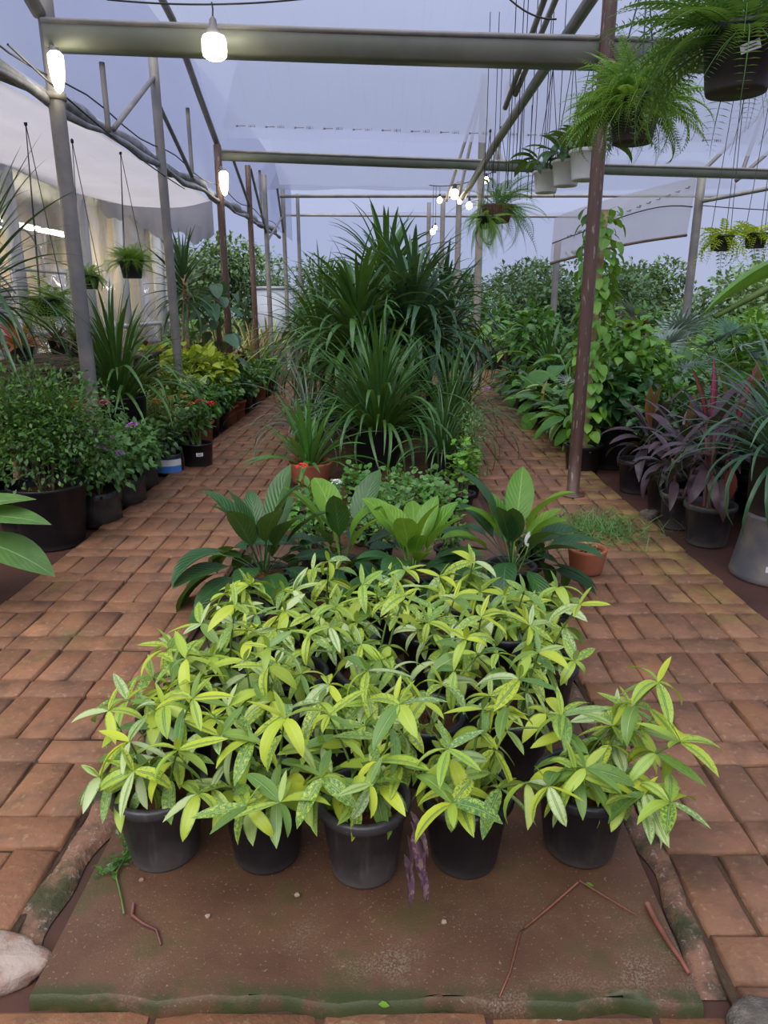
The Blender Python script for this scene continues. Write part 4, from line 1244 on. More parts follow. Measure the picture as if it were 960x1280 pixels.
# ================================================================== LEFT BED
bush('murraya_bush', 'dense small-leaved bush in large black tub by left walk', (-1.93, 3.82, -0.03), 501, 7000, (0.44, 0.38, 0.36), 0.66, 'bush', T_SM, stems=14, potspec=(0.205, 0.165, 0.36, 'potblack', 'lip'), shell=0.25, spread=0.9)
BG = [LM('bigleaf%d' % i, 'big', L=0.34, W=w, prof='ellip', n=9, bend=b, bp=1.2, fold=0.12, pet=0.16, pw=0.006, ac=4, petbend=0.5, kink=0.5) for i, (w, b) in enumerate(((0.20, 0.35), (0.21, 0.5)))]
o = root('broad_leaf_plant', 'plant with big smooth pale-ribbed leaves reaching in front of tub', 'potted plant', (-1.97, 2.82, -0.03))
pot(0.15, 0.12, 0.38, 'potblack', o)
for (az, el, s, z, k) in ((0.10, 0.98, 1.05, 0.36, 0), (-0.12, 0.75, 1.15, 0.30, 1), (0.35, 1.2, 0.95, 0.36, 0), (2.4, 0.8, 1.0, 0.25, 1), (3.6, 0.7, 1.0, 0.25, 0), (1.4, 1.1, 0.9, 0.25, 1), (4.6, 0.9, .9, .25, 0)):
    lobj(o, BG[k], (0.02 * math.cos(az), 0.02 * math.sin(az), z), az, el, 0.15, s)

def lantana(loc, label, seed, n, dims, zc, fl, potspec, z0=0.0, mat='lant'):
    return bush('lantana', label, loc, seed, n, dims, zc, mat, T_MD, stems=10, stemmat='greenstem', potspec=potspec, shell=0.3, s=(0.6, 1.05), flowers=fl, stem_r=0.004, spread=0.8)
lantana((-1.83, 4.16, -0.03), 'pink and purple lantana in wrinkled black bag', 511, 800, (0.25, 0.22, 0.24), 0.40,
        [('pinkfl', 0.14, -0.06, 0.70, 0.041), ('pinkfl', 0.08, -0.12, 0.61, 0.043), ('purpfl', 0.11, -0.14, 0.54, 0.036), ('purpfl', 0.13, -0.16, 0.45, 0.043), ('purpfl', 0.20, -0.08, 0.41, 0.031), ('pinkfl', -0.06, -0.17, 0.47, 0.026), ('purpfl', 0.03, -0.19, 0.39, 0.026)], (0.15, 0.14, 0.22, 'bag', 'bag'))
lantana((-1.80, 4.62, -0.03), 'lantana with one mauve head in dusty bag beside walk', 512, 700, (0.24, 0.22, 0.20), 0.38, [('purpfl', 0.12, -0.08, 0.50, 0.041), ('purpfl', 0.02, -0.16, 0.44, 0.026)], (0.13, 0.125, 0.2, 'bag', 'bag'))
lantana((-2.12, 4.72, -0.03), 'red-flowered lantana crowded behind the pink one', 513, 600, (0.22, 0.22, 0.22), 0.40, [('redfl', 0.05, -0.1, 0.62, 0.054), ('orangefl', 0.10, -0.08, 0.60, 0.048), ('redfl', -0.08, -0.1, 0.60, 0.036)], (0.13, 0.125, 0.2, 'bag', 'bag'))
lantana((-1.86, 5.08, -0.03), 'green leafy lantana without flowers in black bag', 514, 600, (0.21, 0.21, 0.19), 0.34, None, (0.125, 0.12, 0.19, 'bag', 'bag'))
lantana((-1.93, 5.85, -0.03), 'orange and yellow lantana behind the pot of red ixora', 515, 600, (0.22, 0.22, 0.20), 0.38, [('orangefl', -0.08, -0.13, 0.50, 0.042), ('orangefl', 0.03, -0.12, 0.49, 0.042), ('orangefl', 0.12, -0.1, 0.52, 0.036), ('orangefl', 0.2, -0.02, 0.52, 0.036), ('orangefl', -0.13, -0.15, 0.40, 0.034)], (0.125, 0.12, 0.19, 'bag', 'bag'), mat='varieg')
o = bush('bagged_seedling', 'seedling in bag printed with blue beside ixora pot', (-1.83, 5.52, -0.03), 516, 160, (0.13, 0.13, 0.11), 0.28, 'dark', T_MD, stems=6, potspec=(0.11, 0.105, 0.17, 'bag', 'bag'), shell=0.3)
T = grid_t(lambda u, v: (0.119 * math.cos((u - 0.5) * 1.9 - 1.35), 0.119 * math.sin((u - 0.5) * 1.9 - 1.35), 0.03 + 0.11 * v), 8, 2)
part('printed_panel', T, 'blue', o)
T = grid_t(lambda u, v: (0.1195 * math.cos((u - 0.5) * 1.9 - 1.35), 0.1195 * math.sin((u - 0.5) * 1.9 - 1.35), 0.085 + 0.05 * v), 8, 2)
part('white_panel', T, 'tag', o)
o = bush('ixora', 'red ixora on bare stems in black tagged pot', (-1.60, 5.74, -0.004), 517, 150, (0.16, 0.15, 0.09), 0.36, 'bush', T_MD, stems=22, stemmat='greenstem', potspec=(0.125, 0.112, 0.19, 'potblack', 'lip'), shell=0.2, stem_r=0.005,
         flowers=[('redfl', 0.06, -0.03, 0.47, 0.043), ('redfl', 0.13, -0.02, 0.45, 0.043), ('orangefl', -0.02, 0.02, 0.45, 0.029)])
tag_on(o, 0.122, 0.11, -1.2, 0.055, 0.03)

up_tub = root('upturned_tub', 'black upturned tub raising the strap plant by left walk', 'plant pot', (-2.10, 5.45, -0.03))
part('shell', lathe_t([(0.20, 0.0), (0.205, 0.02), (0.16, 0.285), (0.15, 0.30), (0.001, 0.30)], 28), 'potdark', up_tub)
strap_plant('strap_leaf_plant', 'fountain of dark straps in black tub raised among the lantanas', (-2.10, 5.45, 0.271), 520, 170, 0.95, ST, el=(0.55, 1.54), potspec=(0.205, 0.175, 0.34, 'potblack', 'lip'), rad=0.12)
# narrow-leaved plant just outside the frame on the left
strap_plant('marginata', 'narrow dark spiky leaves of a dracaena beside the shop pole', (-2.26, 4.12, -0.03), 521, 120, 0.72, straps('strapblue', 0.036, bends=(0.2, 0.5, 0.9, 1.3, 1.8), prof='sword', bp=1.3), el=(-0.3, 1.3), potspec=(0.14, 0.12, 0.22, 'potblack'), cane=1.42, trunk_r=0.02, trunkmat='cane', cat='potted plant')
# dracaena tree
strap_plant('dracaena_tree', 'single-trunk dracaena with spiky rosette on bare tan trunk', (-2.30, 8.2, -0.03), 522, 80, 0.62, straps('strapblue', 0.075, bends=(0.1, 0.3, 0.6, 0.9, 1.3), prof='sword', bp=1.2), el=(-0.45, 1.35), potspec=(0.17, 0.14, 0.28, 'potblack'), cane=1.42, trunk_r=0.035, trunkmat='cane', cat='potted plant')

HEART_D = [LM('heart%d' % i, 'bluegreen', L=0.26, W=w, prof='ovate', n=6, bend=b, bp=1.2, fold=0.2, pet=0.24, pw=0.005, petbend=0.4, kink=0.9) for i, (w, b) in enumerate(((0.18, 0.4), (0.2, 0.7)))]
HEART_M = [LM('heartm%d' % i, 'mid', L=0.26, W=w, prof='ovate', n=6, bend=b, bp=1.2, fold=0.2, pet=0.30, pw=0.005, petbend=0.4, kink=0.7) for i, (w, b) in enumerate(((0.17, 0.4), (0.2, 0.7)))]
HEART_F = [LM('heartf%d' % i, 'fresh', L=0.26, W=w, prof='ovate', n=6, bend=b, bp=1.2, fold=0.2, pet=0.30, pw=0.005, petbend=0.4, kink=0.7) for i, (w, b) in enumerate(((0.17, 0.4), (0.2, 0.7)))]
DIEF = [LM('dief%d' % i, m_, L=0.36, W=w, prof='lance', n=7, bend=b, bp=1.3, fold=0.25, pet=0.14, pw=0.006, petbend=0.2, kink=0.1) for i, (m_, w, b) in enumerate((('mid', 0.13, 0.7), ('varieg', 0.13, 1.1), ('fresh', 0.14, 0.9), ('dark', 0.12, 1.0)))]
DIEF_D = [LM('diefd%d' % i, 'dark', L=0.34, W=w, prof='lance', n=7, bend=b, bp=1.3, fold=0.25, pet=0.14, pw=0.006, petbend=0.2, kink=0.1) for i, (w, b) in enumerate(((0.11, 0.7), (0.13, 1.2)))]

def climber(name, label, loc, seed, h, meshes, n, postmat='bark', potspec=(0.15, 0.12, 0.24, 'potblack'), s=(0.6, 1.0), group=None, pr=0.03, cat='potted plant'):
    r = random.Random(seed)
    o = root(name, label, cat, loc, group)
    zs = pot(*potspec, o)
    part('moss_pole', tube_t([(0, 0, zs - 0.02), (0, 0, h * 0.5), (0.01, 0, h)], pr, 9), postmat, o)
    for i in range(n):
        f = (i + 0.5) / n
        az = i * 2.399 + r.uniform(-.4, .4)
        lobj(o, r.choice(meshes), (pr * math.cos(az), pr * math.sin(az), zs + (h - zs) * f), az, r.uniform(0.2, 0.9), r.uniform(-.4, .4), r.uniform(*s))
    return o
climber('philodendron_totem', 'blue-green heart-leaved climber on mossy pole by dracaena tree', (-1.98, 8.6, -0.03), 523, 1.5, HEART_D, 46)

# golden and variegated bushes behind the lantanas
for i, (x, y, zc, mat, dims, lab) in enumerate((
        (-2.32, 6.35, 0.34, 'varieg', (0.34, 0.30, 0.22), 'cream-edged leafy bush right behind the raised strap plant'),
        (-2.75, 4.86, 0.42, 'varieg', (0.36, 0.34, 0.22), 'cream-edged leafy bush between bench and murraya'),
        (-2.05, 7.0, 0.42, 'varieg', (0.34, 0.32, 0.24), 'cream-edged leafy bush beside the small clay pot'),
        (-2.55, 7.1, 0.55, 'gold', (0.36, 0.34, 0.26), 'golden-leaved bush below the dracaena tree'),
        (-2.15, 7.7, 0.60, 'gold', (0.38, 0.34, 0.28), 'largest golden-leaved bush along the left walk'),
        (-1.95, 8.15, 0.56, 'gold', (0.34, 0.32, 0.26), 'golden-leaved bush at foot of the climber pole'),
        (-2.7, 8.0, 0.60, 'gold', (0.36, 0.34, 0.26), 'golden-leaved bush behind the trunk of dracaena tree'))):
    bush('foliage_bush', lab, (x, y, -0.03), 530 + i, 480, dims, zc, mat, T_LG, stems=12, stemmat='greenstem', potspec=(0.17, 0.14, 0.22, 'potblack'), shell=0.45, s=(0.6, 1.05), up=0.25)
# pots lining the left walk further on
LW = [(-1.92, 6.45, 'potblack', 'lant'), (-1.86, 6.85, 'terracotta', 'mid'), (-1.88, 7.2, 'potblack', 'dark'), (-1.86, 7.55, 'potblack', 'mid'), (-1.85, 7.95, 'terracotta', 'lant'), (-1.84, 8.35, 'terracotta', 'dark'),
      (-1.84, 8.8, 'potblack', 'mid'), (-1.86, 9.3, 'potblack', 'lant'), (-1.84, 9.8, 'terracotta', 'mid'), (-1.86, 10.4, 'potblack', 'dark'), (-1.86, 11.0, 'potblack', 'mid')]
for i, (x, y, pm, lm) in enumerate(LW):
    bush('edge_shrub', '%s shrub in %s pot lining the left walk' % ({'lant': 'light green', 'mid': 'mid-green', 'dark': 'dark-leaved'}[lm], 'red clay' if pm == 'terracotta' else 'black plastic'), (x, y, -0.03), 550 + i, 190, (0.19, 0.18, 0.15), 0.38, lm, T_LG, stems=8, stemmat='greenstem',
         potspec=(0.125, 0.10, 0.22, pm), group='%s shrubs in %s pots lining the left walk' % (lm, 'clay' if pm == 'terracotta' else 'black'), shell=0.4, s=(0.5, 0.85))
petiole_plant('young_banana', 'plant with upright broad lime leaf among golden bushes', 'potted plant', (-1.98, 7.35, -0.03), 571, 7, HEART_F, HEART_F, el=(0.7, 1.35), s=(0.7, 0.9), potspec=(0.13, 0.1, 0.2, 'potblack'))

for i, (x, y) in enumerate(((-3.05, 4.75), (-3.28, 4.30), (-2.85, 4.35))):
    bush('foliage_bush', 'low cream-edged bush in front of the shop base wall', (x, y, -0.03), 575 + i, 420, (0.36, 0.30, 0.28), 0.56, 'varieg' if i else 'mid', T_LG, stems=10, stemmat='greenstem', potspec=(0.17, 0.14, 0.26, 'potblack'), shell=0.4, s=(0.6, 1.0), group='bushes before the shop base wall')
# timber bench with bromeliads and grasses
bn = root('plant_bench', 'low grey timber bench carrying bromeliads before the shop', 'bench', (-2.75, 6.1, -0.03))
for k in range(6):
    part('board', box_t(-0.42 + k * 0.17, 0, 0.86, 0.155, 1.9, 0.03), 'timber', bn, False)
for sx in (-0.42, 0.42):
    for sy in (-0.85, 0.85):
        part('leg', box_t(sx, sy, 0.42, 0.07, 0.07, 0.85), 'timber', bn, False)
part('apron', box_t(0.46, 0, 0.78, 0.03, 1.9, 0.12), 'timber', bn, False)
BROM = straps('brom', 0.20, bends=(0.2, 0.5, 0.9, 1.3), prof='sword', bp=1.3, n=6)
MARO = straps('maroon', 0.18, bends=(0.2, 0.5, 0.9, 1.3), prof='sword', bp=1.3, n=6)
for i, (x, y, ms, lab) in enumerate(((-2.85, 5.55, BROM, 'orange bromeliad at the front of the timber bench'), (-3.05, 5.9, BROM, 'orange bromeliad at the shop side of bench'),
                                     (-2.75, 6.3, MARO, 'maroon bromeliad on timber bench'), (-3.05, 6.6, MARO, 'maroon bromeliad at far end of timber bench'))):
    strap_plant('bromeliad', lab, (x, y, 0.846), 580 + i, 26, 0.26, ms, el=(0.2, 1.3), potspec=(0.085, 0.065, 0.13, 'potdark'), rad=0.03)
for i, (x, y, z) in enumerate(((-2.30, 4.45, 0), (-2.55, 4.75, 0), (-2.35, 4.95, 0))):
    strap_plant('silver_grass', 'pale silvery grass clump behind the murraya tub', (x, y, -0.03), 590 + i, 70, 0.5, straps('strapgrey', 0.04, bends=(0.6, 1.2, 1.8, 2.4)), el=(0.3, 1.45), potspec=(0.13, 0.11, 0.42, 'potdark'), group='silver grasses behind the murraya')

# baskets hung in front of the shop
FR_A = frond_meshes('a', 'fern', [dict(L=0.30, W=0.11, n=16, bend=b, lw=0.20) for b in (0.7, 1.3, 1.9)])
FR_B = frond_meshes('b', 'fern2', [dict(L=0.62, W=0.15, n=26, bend=b, lw=0.20) for b in (0.9, 1.5, 2.1)])
FR_C = frond_meshes('c', 'fern', [dict(L=0.27, W=0.075, n=26, bend=b, lw=0.24, droop=0.8) for b in (0.9, 1.7, 2.5)])
FR_D = frond_meshes('d', 'fern2', [dict(L=0.40, W=0.11, n=22, bend=b, lw=0.24) for b in (1.0, 1.7, 2.3)])
hanging_fern('hanging_fern', 'bright green ferny ball in black hanging pot by shop hook', (-2.27, 6.5, 1.50), 601, 130, FR_A, (0.105, 0.08, 0.15, 'potblack'), 1.0, lenr=(0.6, 0.9), el=(-0.1, 1.4))
hanging_fern('hanging_fern', 'trailing green plant in black hanging pot over the bench', (-2.50, 5.35, 1.20), 602, 80, FR_A, (0.105, 0.085, 0.13, 'potblack'), 1.27, lenr=(0.8, 1.2), el=(-0.9, 0.9))
hanging_fern('hanging_fern', 'small pale hanging fern beside the shop pole', (-2.42, 5.9, 1.40), 603, 80, FR_C, (0.09, 0.07, 0.11, 'potblack'), 1.07, lenr=(0.5, 0.8), el=(-0.4, 1.2))

# ================================================================== RIGHT BED: CORDYLINES
CO = [LM('co%d' % i, 'cordy', L=0.34, W=w, prof='lance', n=8, bend=b, bp=1.3, fold=0.22, pet=0.06, pw=0.006, wave=0.01) for i, (w, b) in enumerate(((0.075, 0.5), (0.07, 0.9), (0.08, 1.3), (0.075, 1.8)))]
CN = [LM('cn%d' % i, 'cordynew', L=0.30, W=w, prof='ellip', n=8, bend=b, bp=1.3, fold=0.22, pet=0.05, pw=0.006) for i, (w, b) in enumerate(((0.075, 0.1), (0.08, 0.3)))]
CP = [LM('cp%d' % i, 'cordypink', L=0.36, W=w, prof='ellip', n=8, bend=b, bp=1.3, fold=0.22, pet=0.10, pw=0.006) for i, (w, b) in enumerate(((0.085, 0.1), (0.075, 0.25)))]
CR = LM('cr', 'cordyred', L=0.20, W=0.075, prof='ellip', n=6, bend=0.5, fold=0.2, pet=0.04, pw=0.004)
def cordyline(loc, label, seed, stems, potspec, new, h=0.25, nl=16, sc=1.0, group=None, newn=2):
    r = random.Random(seed)
    o = root('cordyline', label, 'potted plant', loc, group)
    zs = pot(*potspec[:4], o, 0.0, *(potspec[4:5]))
    st = []
    for k in range(stems):
        a = 2 * PI * k / stems + r.uniform(-.4, .4)
        b = Vector((0.03 * math.cos(a), 0.03 * math.sin(a), zs - 0.01)) * (1 if stems > 1 else 1)
        tp = b + Vector((0.05 * math.cos(a), 0.05 * math.sin(a), h * r.uniform(0.8, 1.2)))
        st.append((tube_t([b, b.lerp(tp, 0.5) + Vector((.008, 0, 0)), tp], [0.012, 0.010, 0.009], 8), None))
        for i in range(nl):
            f = (i + 0.5) / nl
            az = i * 2.399 + r.uniform(-.3, .3)
            p = tp.lerp(b, 0.55 * f)
            e = 1.25 - 1.25 * f + r.uniform(-.15, .15)
            lobj(o, CO[min(3, int(f * 3 + r.random() * 1.2))], p, az, e, r.uniform(-.4, .4), sc * r.uniform(0.8, 1.1))
        for j in range(newn):
            lobj(o, r.choice(new), tp, r.uniform(0, 6.28), 1.45 + r.uniform(-.15, .1), r.uniform(-1.5, 1.5), sc * r.uniform(0.85, 1.1))
    part('stem', st, 'darkstem', o)
    return o
cordyline((1.80, 5.02, -0.03), 'dark cordyline with bronze new leaves, next to wide black tub', 701, 1, (0.135, 0.11, 0.24, 'potdark'), CN, h=0.22, nl=24, newn=3)
cordyline((1.83, 4.52, -0.03), 'dark cordyline with one tall olive-bronze blade beside walk', 702, 1, (0.14, 0.105, 0.25, 'potdark'), CN, h=0.22, nl=26, newn=2, sc=1.05)
cordyline((2.03, 4.30, -0.03), 'cordyline with tall bright pink blade behind the taupe pots', 703, 2, (0.13, 0.11, 0.24, 'potgrey'), CP, h=0.36, nl=16, newn=2, sc=1.05)
o = cordyline((1.82, 3.86, -0.03), 'sparse bare-stemmed cordyline with a rust leaf in wide taupe pot', 704, 3, (0.135, 0.11, 0.24, 'potgrey'), CP, h=0.42, nl=8, newn=0, sc=0.9)
lobj(o, CR, (0.03, -0.09, 0.50), -1.2, -1.35, 0.4, 1.0)
cordyline((1.76, 4.16, -0.03), 'small taupe pot with leggy cordyline between wider pots', 705, 2, (0.10, 0.085, 0.22, 'potgrey'), CN, h=0.30, nl=8, newn=0, sc=0.8)
cordyline((2.35, 4.75, -0.03), 'broad dark cordyline half hidden at back of the cordyline row', 706, 2, (0.13, 0.11, 0.24, 'potblack'), CN, h=0.35, nl=18, newn=1)
cordyline((2.30, 3.95, -0.03), 'dark cordyline with upright pink leaf beside the bucket', 707, 2, (0.13, 0.11, 0.24, 'potblack'), CP, h=0.40, nl=14, newn=1)
bush('edge_shrub', 'wide black tub of dark glossy leaves beside the rusty pole', (1.83, 5.85, -0.03), 708, 420, (0.34, 0.32, 0.26), 0.60, 'dark', T_LG, stems=10, stemmat='greenstem', potspec=(0.21, 0.19, 0.36, 'potblack', 'lip'), shell=0.4)
# bucket with a tub of drooping straps on it
bk = root('upturned_bucket', 'dusty grey upturned bucket holding up a black tub', 'bucket', (1.93, 3.36, -0.03))
part('shell', lathe_t([(0.185, 0.0), (0.192, 0.012), (0.188, 0.03), (0.145, 0.30), (0.15, 0.31), (0.145, 0.33), (0.001, 0.33)], 32), 'bucket', bk)
tag_on(bk, 0.182, 0.085, -2.0, 0.07, 0.03, name='paper_label')
strap_plant('strap_leaf_plant', 'drooping blue-green straps in black tub set on bucket', (1.93, 3.36, 0.301), 710, 110, 0.85, straps('strapblue', 0.030, bends=(0.6, 1.2, 1.7, 2.2, 2.8)), el=(0.35, 1.45), potspec=(0.165, 0.15, 0.30, 'potblack', 'lip'), rad=0.09)

# ---- pots along the right walk going back
RW = [(1.80, 6.85), (1.80, 7.25), (1.80, 7.7), (1.78, 8.2), (1.80, 8.75), (1.80, 9.4), (1.82, 10.1), (1.84, 10.9), (1.82, 6.4)]
RL = ('dieffenbachia with pale-edged blades in black pot lining the right walk', 'dark-leaved aglaonema in black pot lining the right walk', 'heart-leaved plant in black pot lining the right walk')
for i, (x, y) in enumerate(RW):
    k = i % 3
    petiole_plant(('dieffenbachia', 'aglaonema', 'philodendron')[k], RL[k], 'potted plant', (x, y, -0.03), 720 + i, 22, (DIEF, DIEF_D, HEART_M)[k], (DIEF, DIEF_D, HEART_M)[k], el=(0.3, 1.4), s=(0.7, 1.05),
                  potspec=(0.12, 0.10, 0.22, 'potblack' if i % 2 else 'potdark'), group=('dieffenbachias', 'aglaonemas', 'philodendrons')[k] + ' lining the right walk')
o = petiole_plant('dieffenbachia', 'dieffenbachia with a long yellowed hanging leaf beside walk', 'potted plant', (1.78, 7.45, -0.03), 735, 12, DIEF, DIEF, el=(0.5, 1.4), s=(0.9, 1.15), potspec=(0.12, 0.10, 0.22, 'potblack'))
lobj(o, LM('yl', 'yellowleaf', L=0.32, W=0.10, prof='lance', n=6, bend=0.6, fold=0.3, pw=0.005), (-0.16, -0.08, 0.55), 3.6, -1.1, 0.3, 1.0, 'yellow_leaf')
petiole_plant('dieffenbachia', 'yellow-green dieffenbachia with upright lime blades', 'potted plant', (1.95, 7.9, -0.03), 736, 14, [DIEF[2], DIEF[1]], [DIEF[1]], el=(0.5, 1.4), s=(1.0, 1.3), potspec=(0.12, 0.10, 0.24, 'potblack'))

# vine on a timber stake
o = climber('pothos_totem', 'lime pothos climbing a timber stake behind the rusty pole', (1.56, 5.62, -0.03), 740, 1.98,
            [LM('po%d' % i, 'fresh', L=0.085, W=0.07, prof='ovate', n=5, bend=b, fold=0.2, pet=0.08, pw=0.003, petbend=0.3, kink=1.0) for i, b in enumerate((0.4, 0.8))], 240, 'cane', s=(0.7, 1.4), pr=0.035)
bush('pothos_bush', 'lush lime pothos mound around foot of the timber stake', (1.88, 6.25, -0.03), 741, 700, (0.36, 0.34, 0.52), 0.72, 'fresh', T_LG, stems=8, stemmat='greenstem', potspec=(0.17, 0.14, 0.24, 'potblack'), shell=0.5, s=(0.7, 1.1), up=-0.3)

# fan palms
def fan_t(R_, n=18):
    parts = []
    for i in range(n):
        a = -1.9 + 3.8 * i / (n - 1)
        parts.append((LT(L=1.0, W=0.085, prof='sword', n=5, bend=0.35, bp=2.0, fold=0.4, pw=0.01), PL((0, 0, 0), a, 0.12, 0.0, R_ * (1.0 - 0.12 * abs(a)))))
    return join(parts)
FAN = to_mesh('fan_mesh', fan_t(0.36), M['silver'])
FANG = to_mesh('fan_mesh', fan_t(0.36), M['bluegreen'])
def fan_palm(loc, label, seed, n, s, h, mesh, group=None):
    r = random.Random(seed)
    o = root('fan_palm', label, 'potted plant', loc, group)
    zs = pot(0.17, 0.14, 0.26, 'potblack', o)
    for i in range(n):
        az = i * 2.399 + r.uniform(-.3, .3)
        e = 1.35 - 1.0 * (i + .5) / n
        L = h * r.uniform(0.7, 1.0)
        tp = (L * math.cos(az) * math.cos(e), L * math.sin(az) * math.cos(e), zs + L * math.sin(e))
        fr = lobj(o, mesh, tp, az, e - 0.5, r.uniform(-.4, .4), s * r.uniform(0.8, 1.1), 'fan_leaf')
        part('leaf_stalk', tube_t([(0, 0, zs - 0.01), (tp[0] * .5, tp[1] * .5, zs + (tp[2] - zs) * .53), tp], 0.008, 5), 'greenstem', o)
    return o
fan_palm((2.88, 7.5, -0.03), 'large silver-blue fan palm in the right bed', 750, 17, 1.2, 1.12, FAN)
fan_palm((2.46, 7.0, -0.03), 'smaller silver fan palm drooping by brown shelf', 751, 12, 1.05, 0.85, FAN)
fan_palm((3.5, 6.9, -0.03), 'grey-green fan palm under the hanging yellow vines', 752, 12, 1.1, 0.95, FANG)
# zz plants
ZZ = frond_meshes('z', 'dark', [dict(L=0.62, W=0.26, n=12, bend=b, lw=0.42, prof='ellip') for b in (0.4, 0.8, 1.2)])
ZF = frond_meshes('z2', 'mid', [dict(L=0.62, W=0.26, n=12, bend=b, lw=0.42, prof='ellip') for b in (0.4, 0.8, 1.2)])
def zz(loc, label, seed, n, s, ms, group=None, h=0.24):
    r = random.Random(seed)
    o = root('zz_plant', label, 'potted plant', loc, group)
    zs = pot(0.15, 0.12, h, 'potblack', o)
    for i in range(n):
        az = i * 2.399
        lobj(o, r.choice(ms), (0.04 * math.cos(az), 0.04 * math.sin(az), zs), az, 1.4 - 0.8 * (i + .5) / n + r.uniform(-.1, .1), r.uniform(-.4, .4), s * r.uniform(.8, 1.1), 'frond')
    return o
for i, (x, y, s, ms) in enumerate(((2.55, 6.2, 1.15, ZZ), (2.95, 5.9, 1.2, ZF), (2.35, 5.7, 1.0, ZZ), (3.2, 5.3, 1.25, ZF), (2.75, 5.1, 1.1, ZZ), (2.6, 6.6, 1.2, ZF))):
    zz((x, y, -0.03), 'glossy feather-leaved plant standing behind the cordylines', 760 + i, 14, s, ms, 'feather-leaved plants behind the cordylines', h=0.26 + 0.12 * (i % 2))
# plants filling the space low behind the cordylines
for i, (x, y, m_) in enumerate(((2.15, 5.35, 'dark'), (2.2, 5.95, 'mid'), (2.55, 5.6, 'mid'), (2.1, 6.5, 'mid'), (2.5, 5.25, 'bluegreen'), (2.75, 4.55, 'bluegreen'), (2.7, 4.2, 'dark'), (3.1, 4.8, 'mid'), (2.45, 4.45, 'dark'))):
    bush('leafy_bush', 'dense %s-leaved bush filling the bed behind the cordylines' % {'mid': 'mid-green', 'dark': 'dark', 'bluegreen': 'blue-green'}[m_], (x, y, -0.03), 770 + i, 260, (0.30, 0.28, 0.24), 0.50, m_, T_LG, stems=8, stemmat='greenstem', potspec=(0.15, 0.12, 0.24, 'potblack'), group=m_ + ' bushes behind the cordylines', shell=0.45, s=(0.6, 1.0))
# brown shelf with a dry plant
sh = root('brick_shelf', 'low red-brown shelf holding the dry bonsai', 'shelf', (2.35, 7.55, -0.03))
part('top_board', box_t(0, 0, 0.80, 0.75, 0.4, 0.04), 'terracotta', sh, False)
for sx in (-0.33, 0.33):
    part('leg', box_t(sx, 0, 0.39, 0.06, 0.34, 0.78), 'timber', sh, False)
bush('dry_bonsai', 'pale dry-looking shrub in black pot on brown shelf', (2.22, 7.5, 0.79), 780, 220, (0.16, 0.15, 0.16), 0.34, 'dry', T_SM, stems=12, stemmat='cane', potspec=(0.10, 0.085, 0.16, 'potblack'), shell=0.2)
bush('red_croton', 'reddish croton in pot on brown shelf', (2.56, 7.58, 0.79), 781, 100, (0.10, 0.10, 0.09), 0.24, 'maroon', T_XL, stems=6, potspec=(0.09, 0.075, 0.14, 'potblack'), shell=0.2, s=(0.4, 0.7))
# large leaf stalk of a banana at far right
bnp = root('banana_plant', 'banana plant whose folded pale leaf slants down into right bed', 'potted plant', (2.95, 4.55, -0.03))
pot(0.18, 0.15, 0.28, 'potblack', bnp)
part('trunk', tube_t([(0.0, 0, 0.2), (0.0, 0.0, 0.9), (-0.05, 0, 1.62)], [0.055, 0.05, 0.035], 10), 'greenstem', bnp)
BNL = LM('bananaleaf', 'fresh', L=0.95, W=0.13, prof='ellip', n=12, bend=0.55, bp=1.0, fold=1.4, pet=0.10, pw=0.022, ac=4)
part('leaf_stalk', tube_t([(-0.05, 0, 1.60), (-0.22, -0.02, 1.62), (-0.5, -0.03, 1.50), (-0.95, -0.03, 1.24)], [0.034, 0.034, 0.030, 0.012], 10), 'greenstem', bnp)
lobj(bnp, BNL, (-0.04, 0, 1.615), PI, -0.08, 0.0, 1.0)
for az, el in ((0.6, 0.9), (1.6, 1.1)):
    lobj(bnp, LM('bananaleaf2', 'fresh', L=1.1, W=0.34, prof='ellip', n=12, bend=0.9, bp=1.3, fold=0.35, pw=0.02, ac=4), (-0.05, 0, 1.58), az, el, 0.2, 0.9)

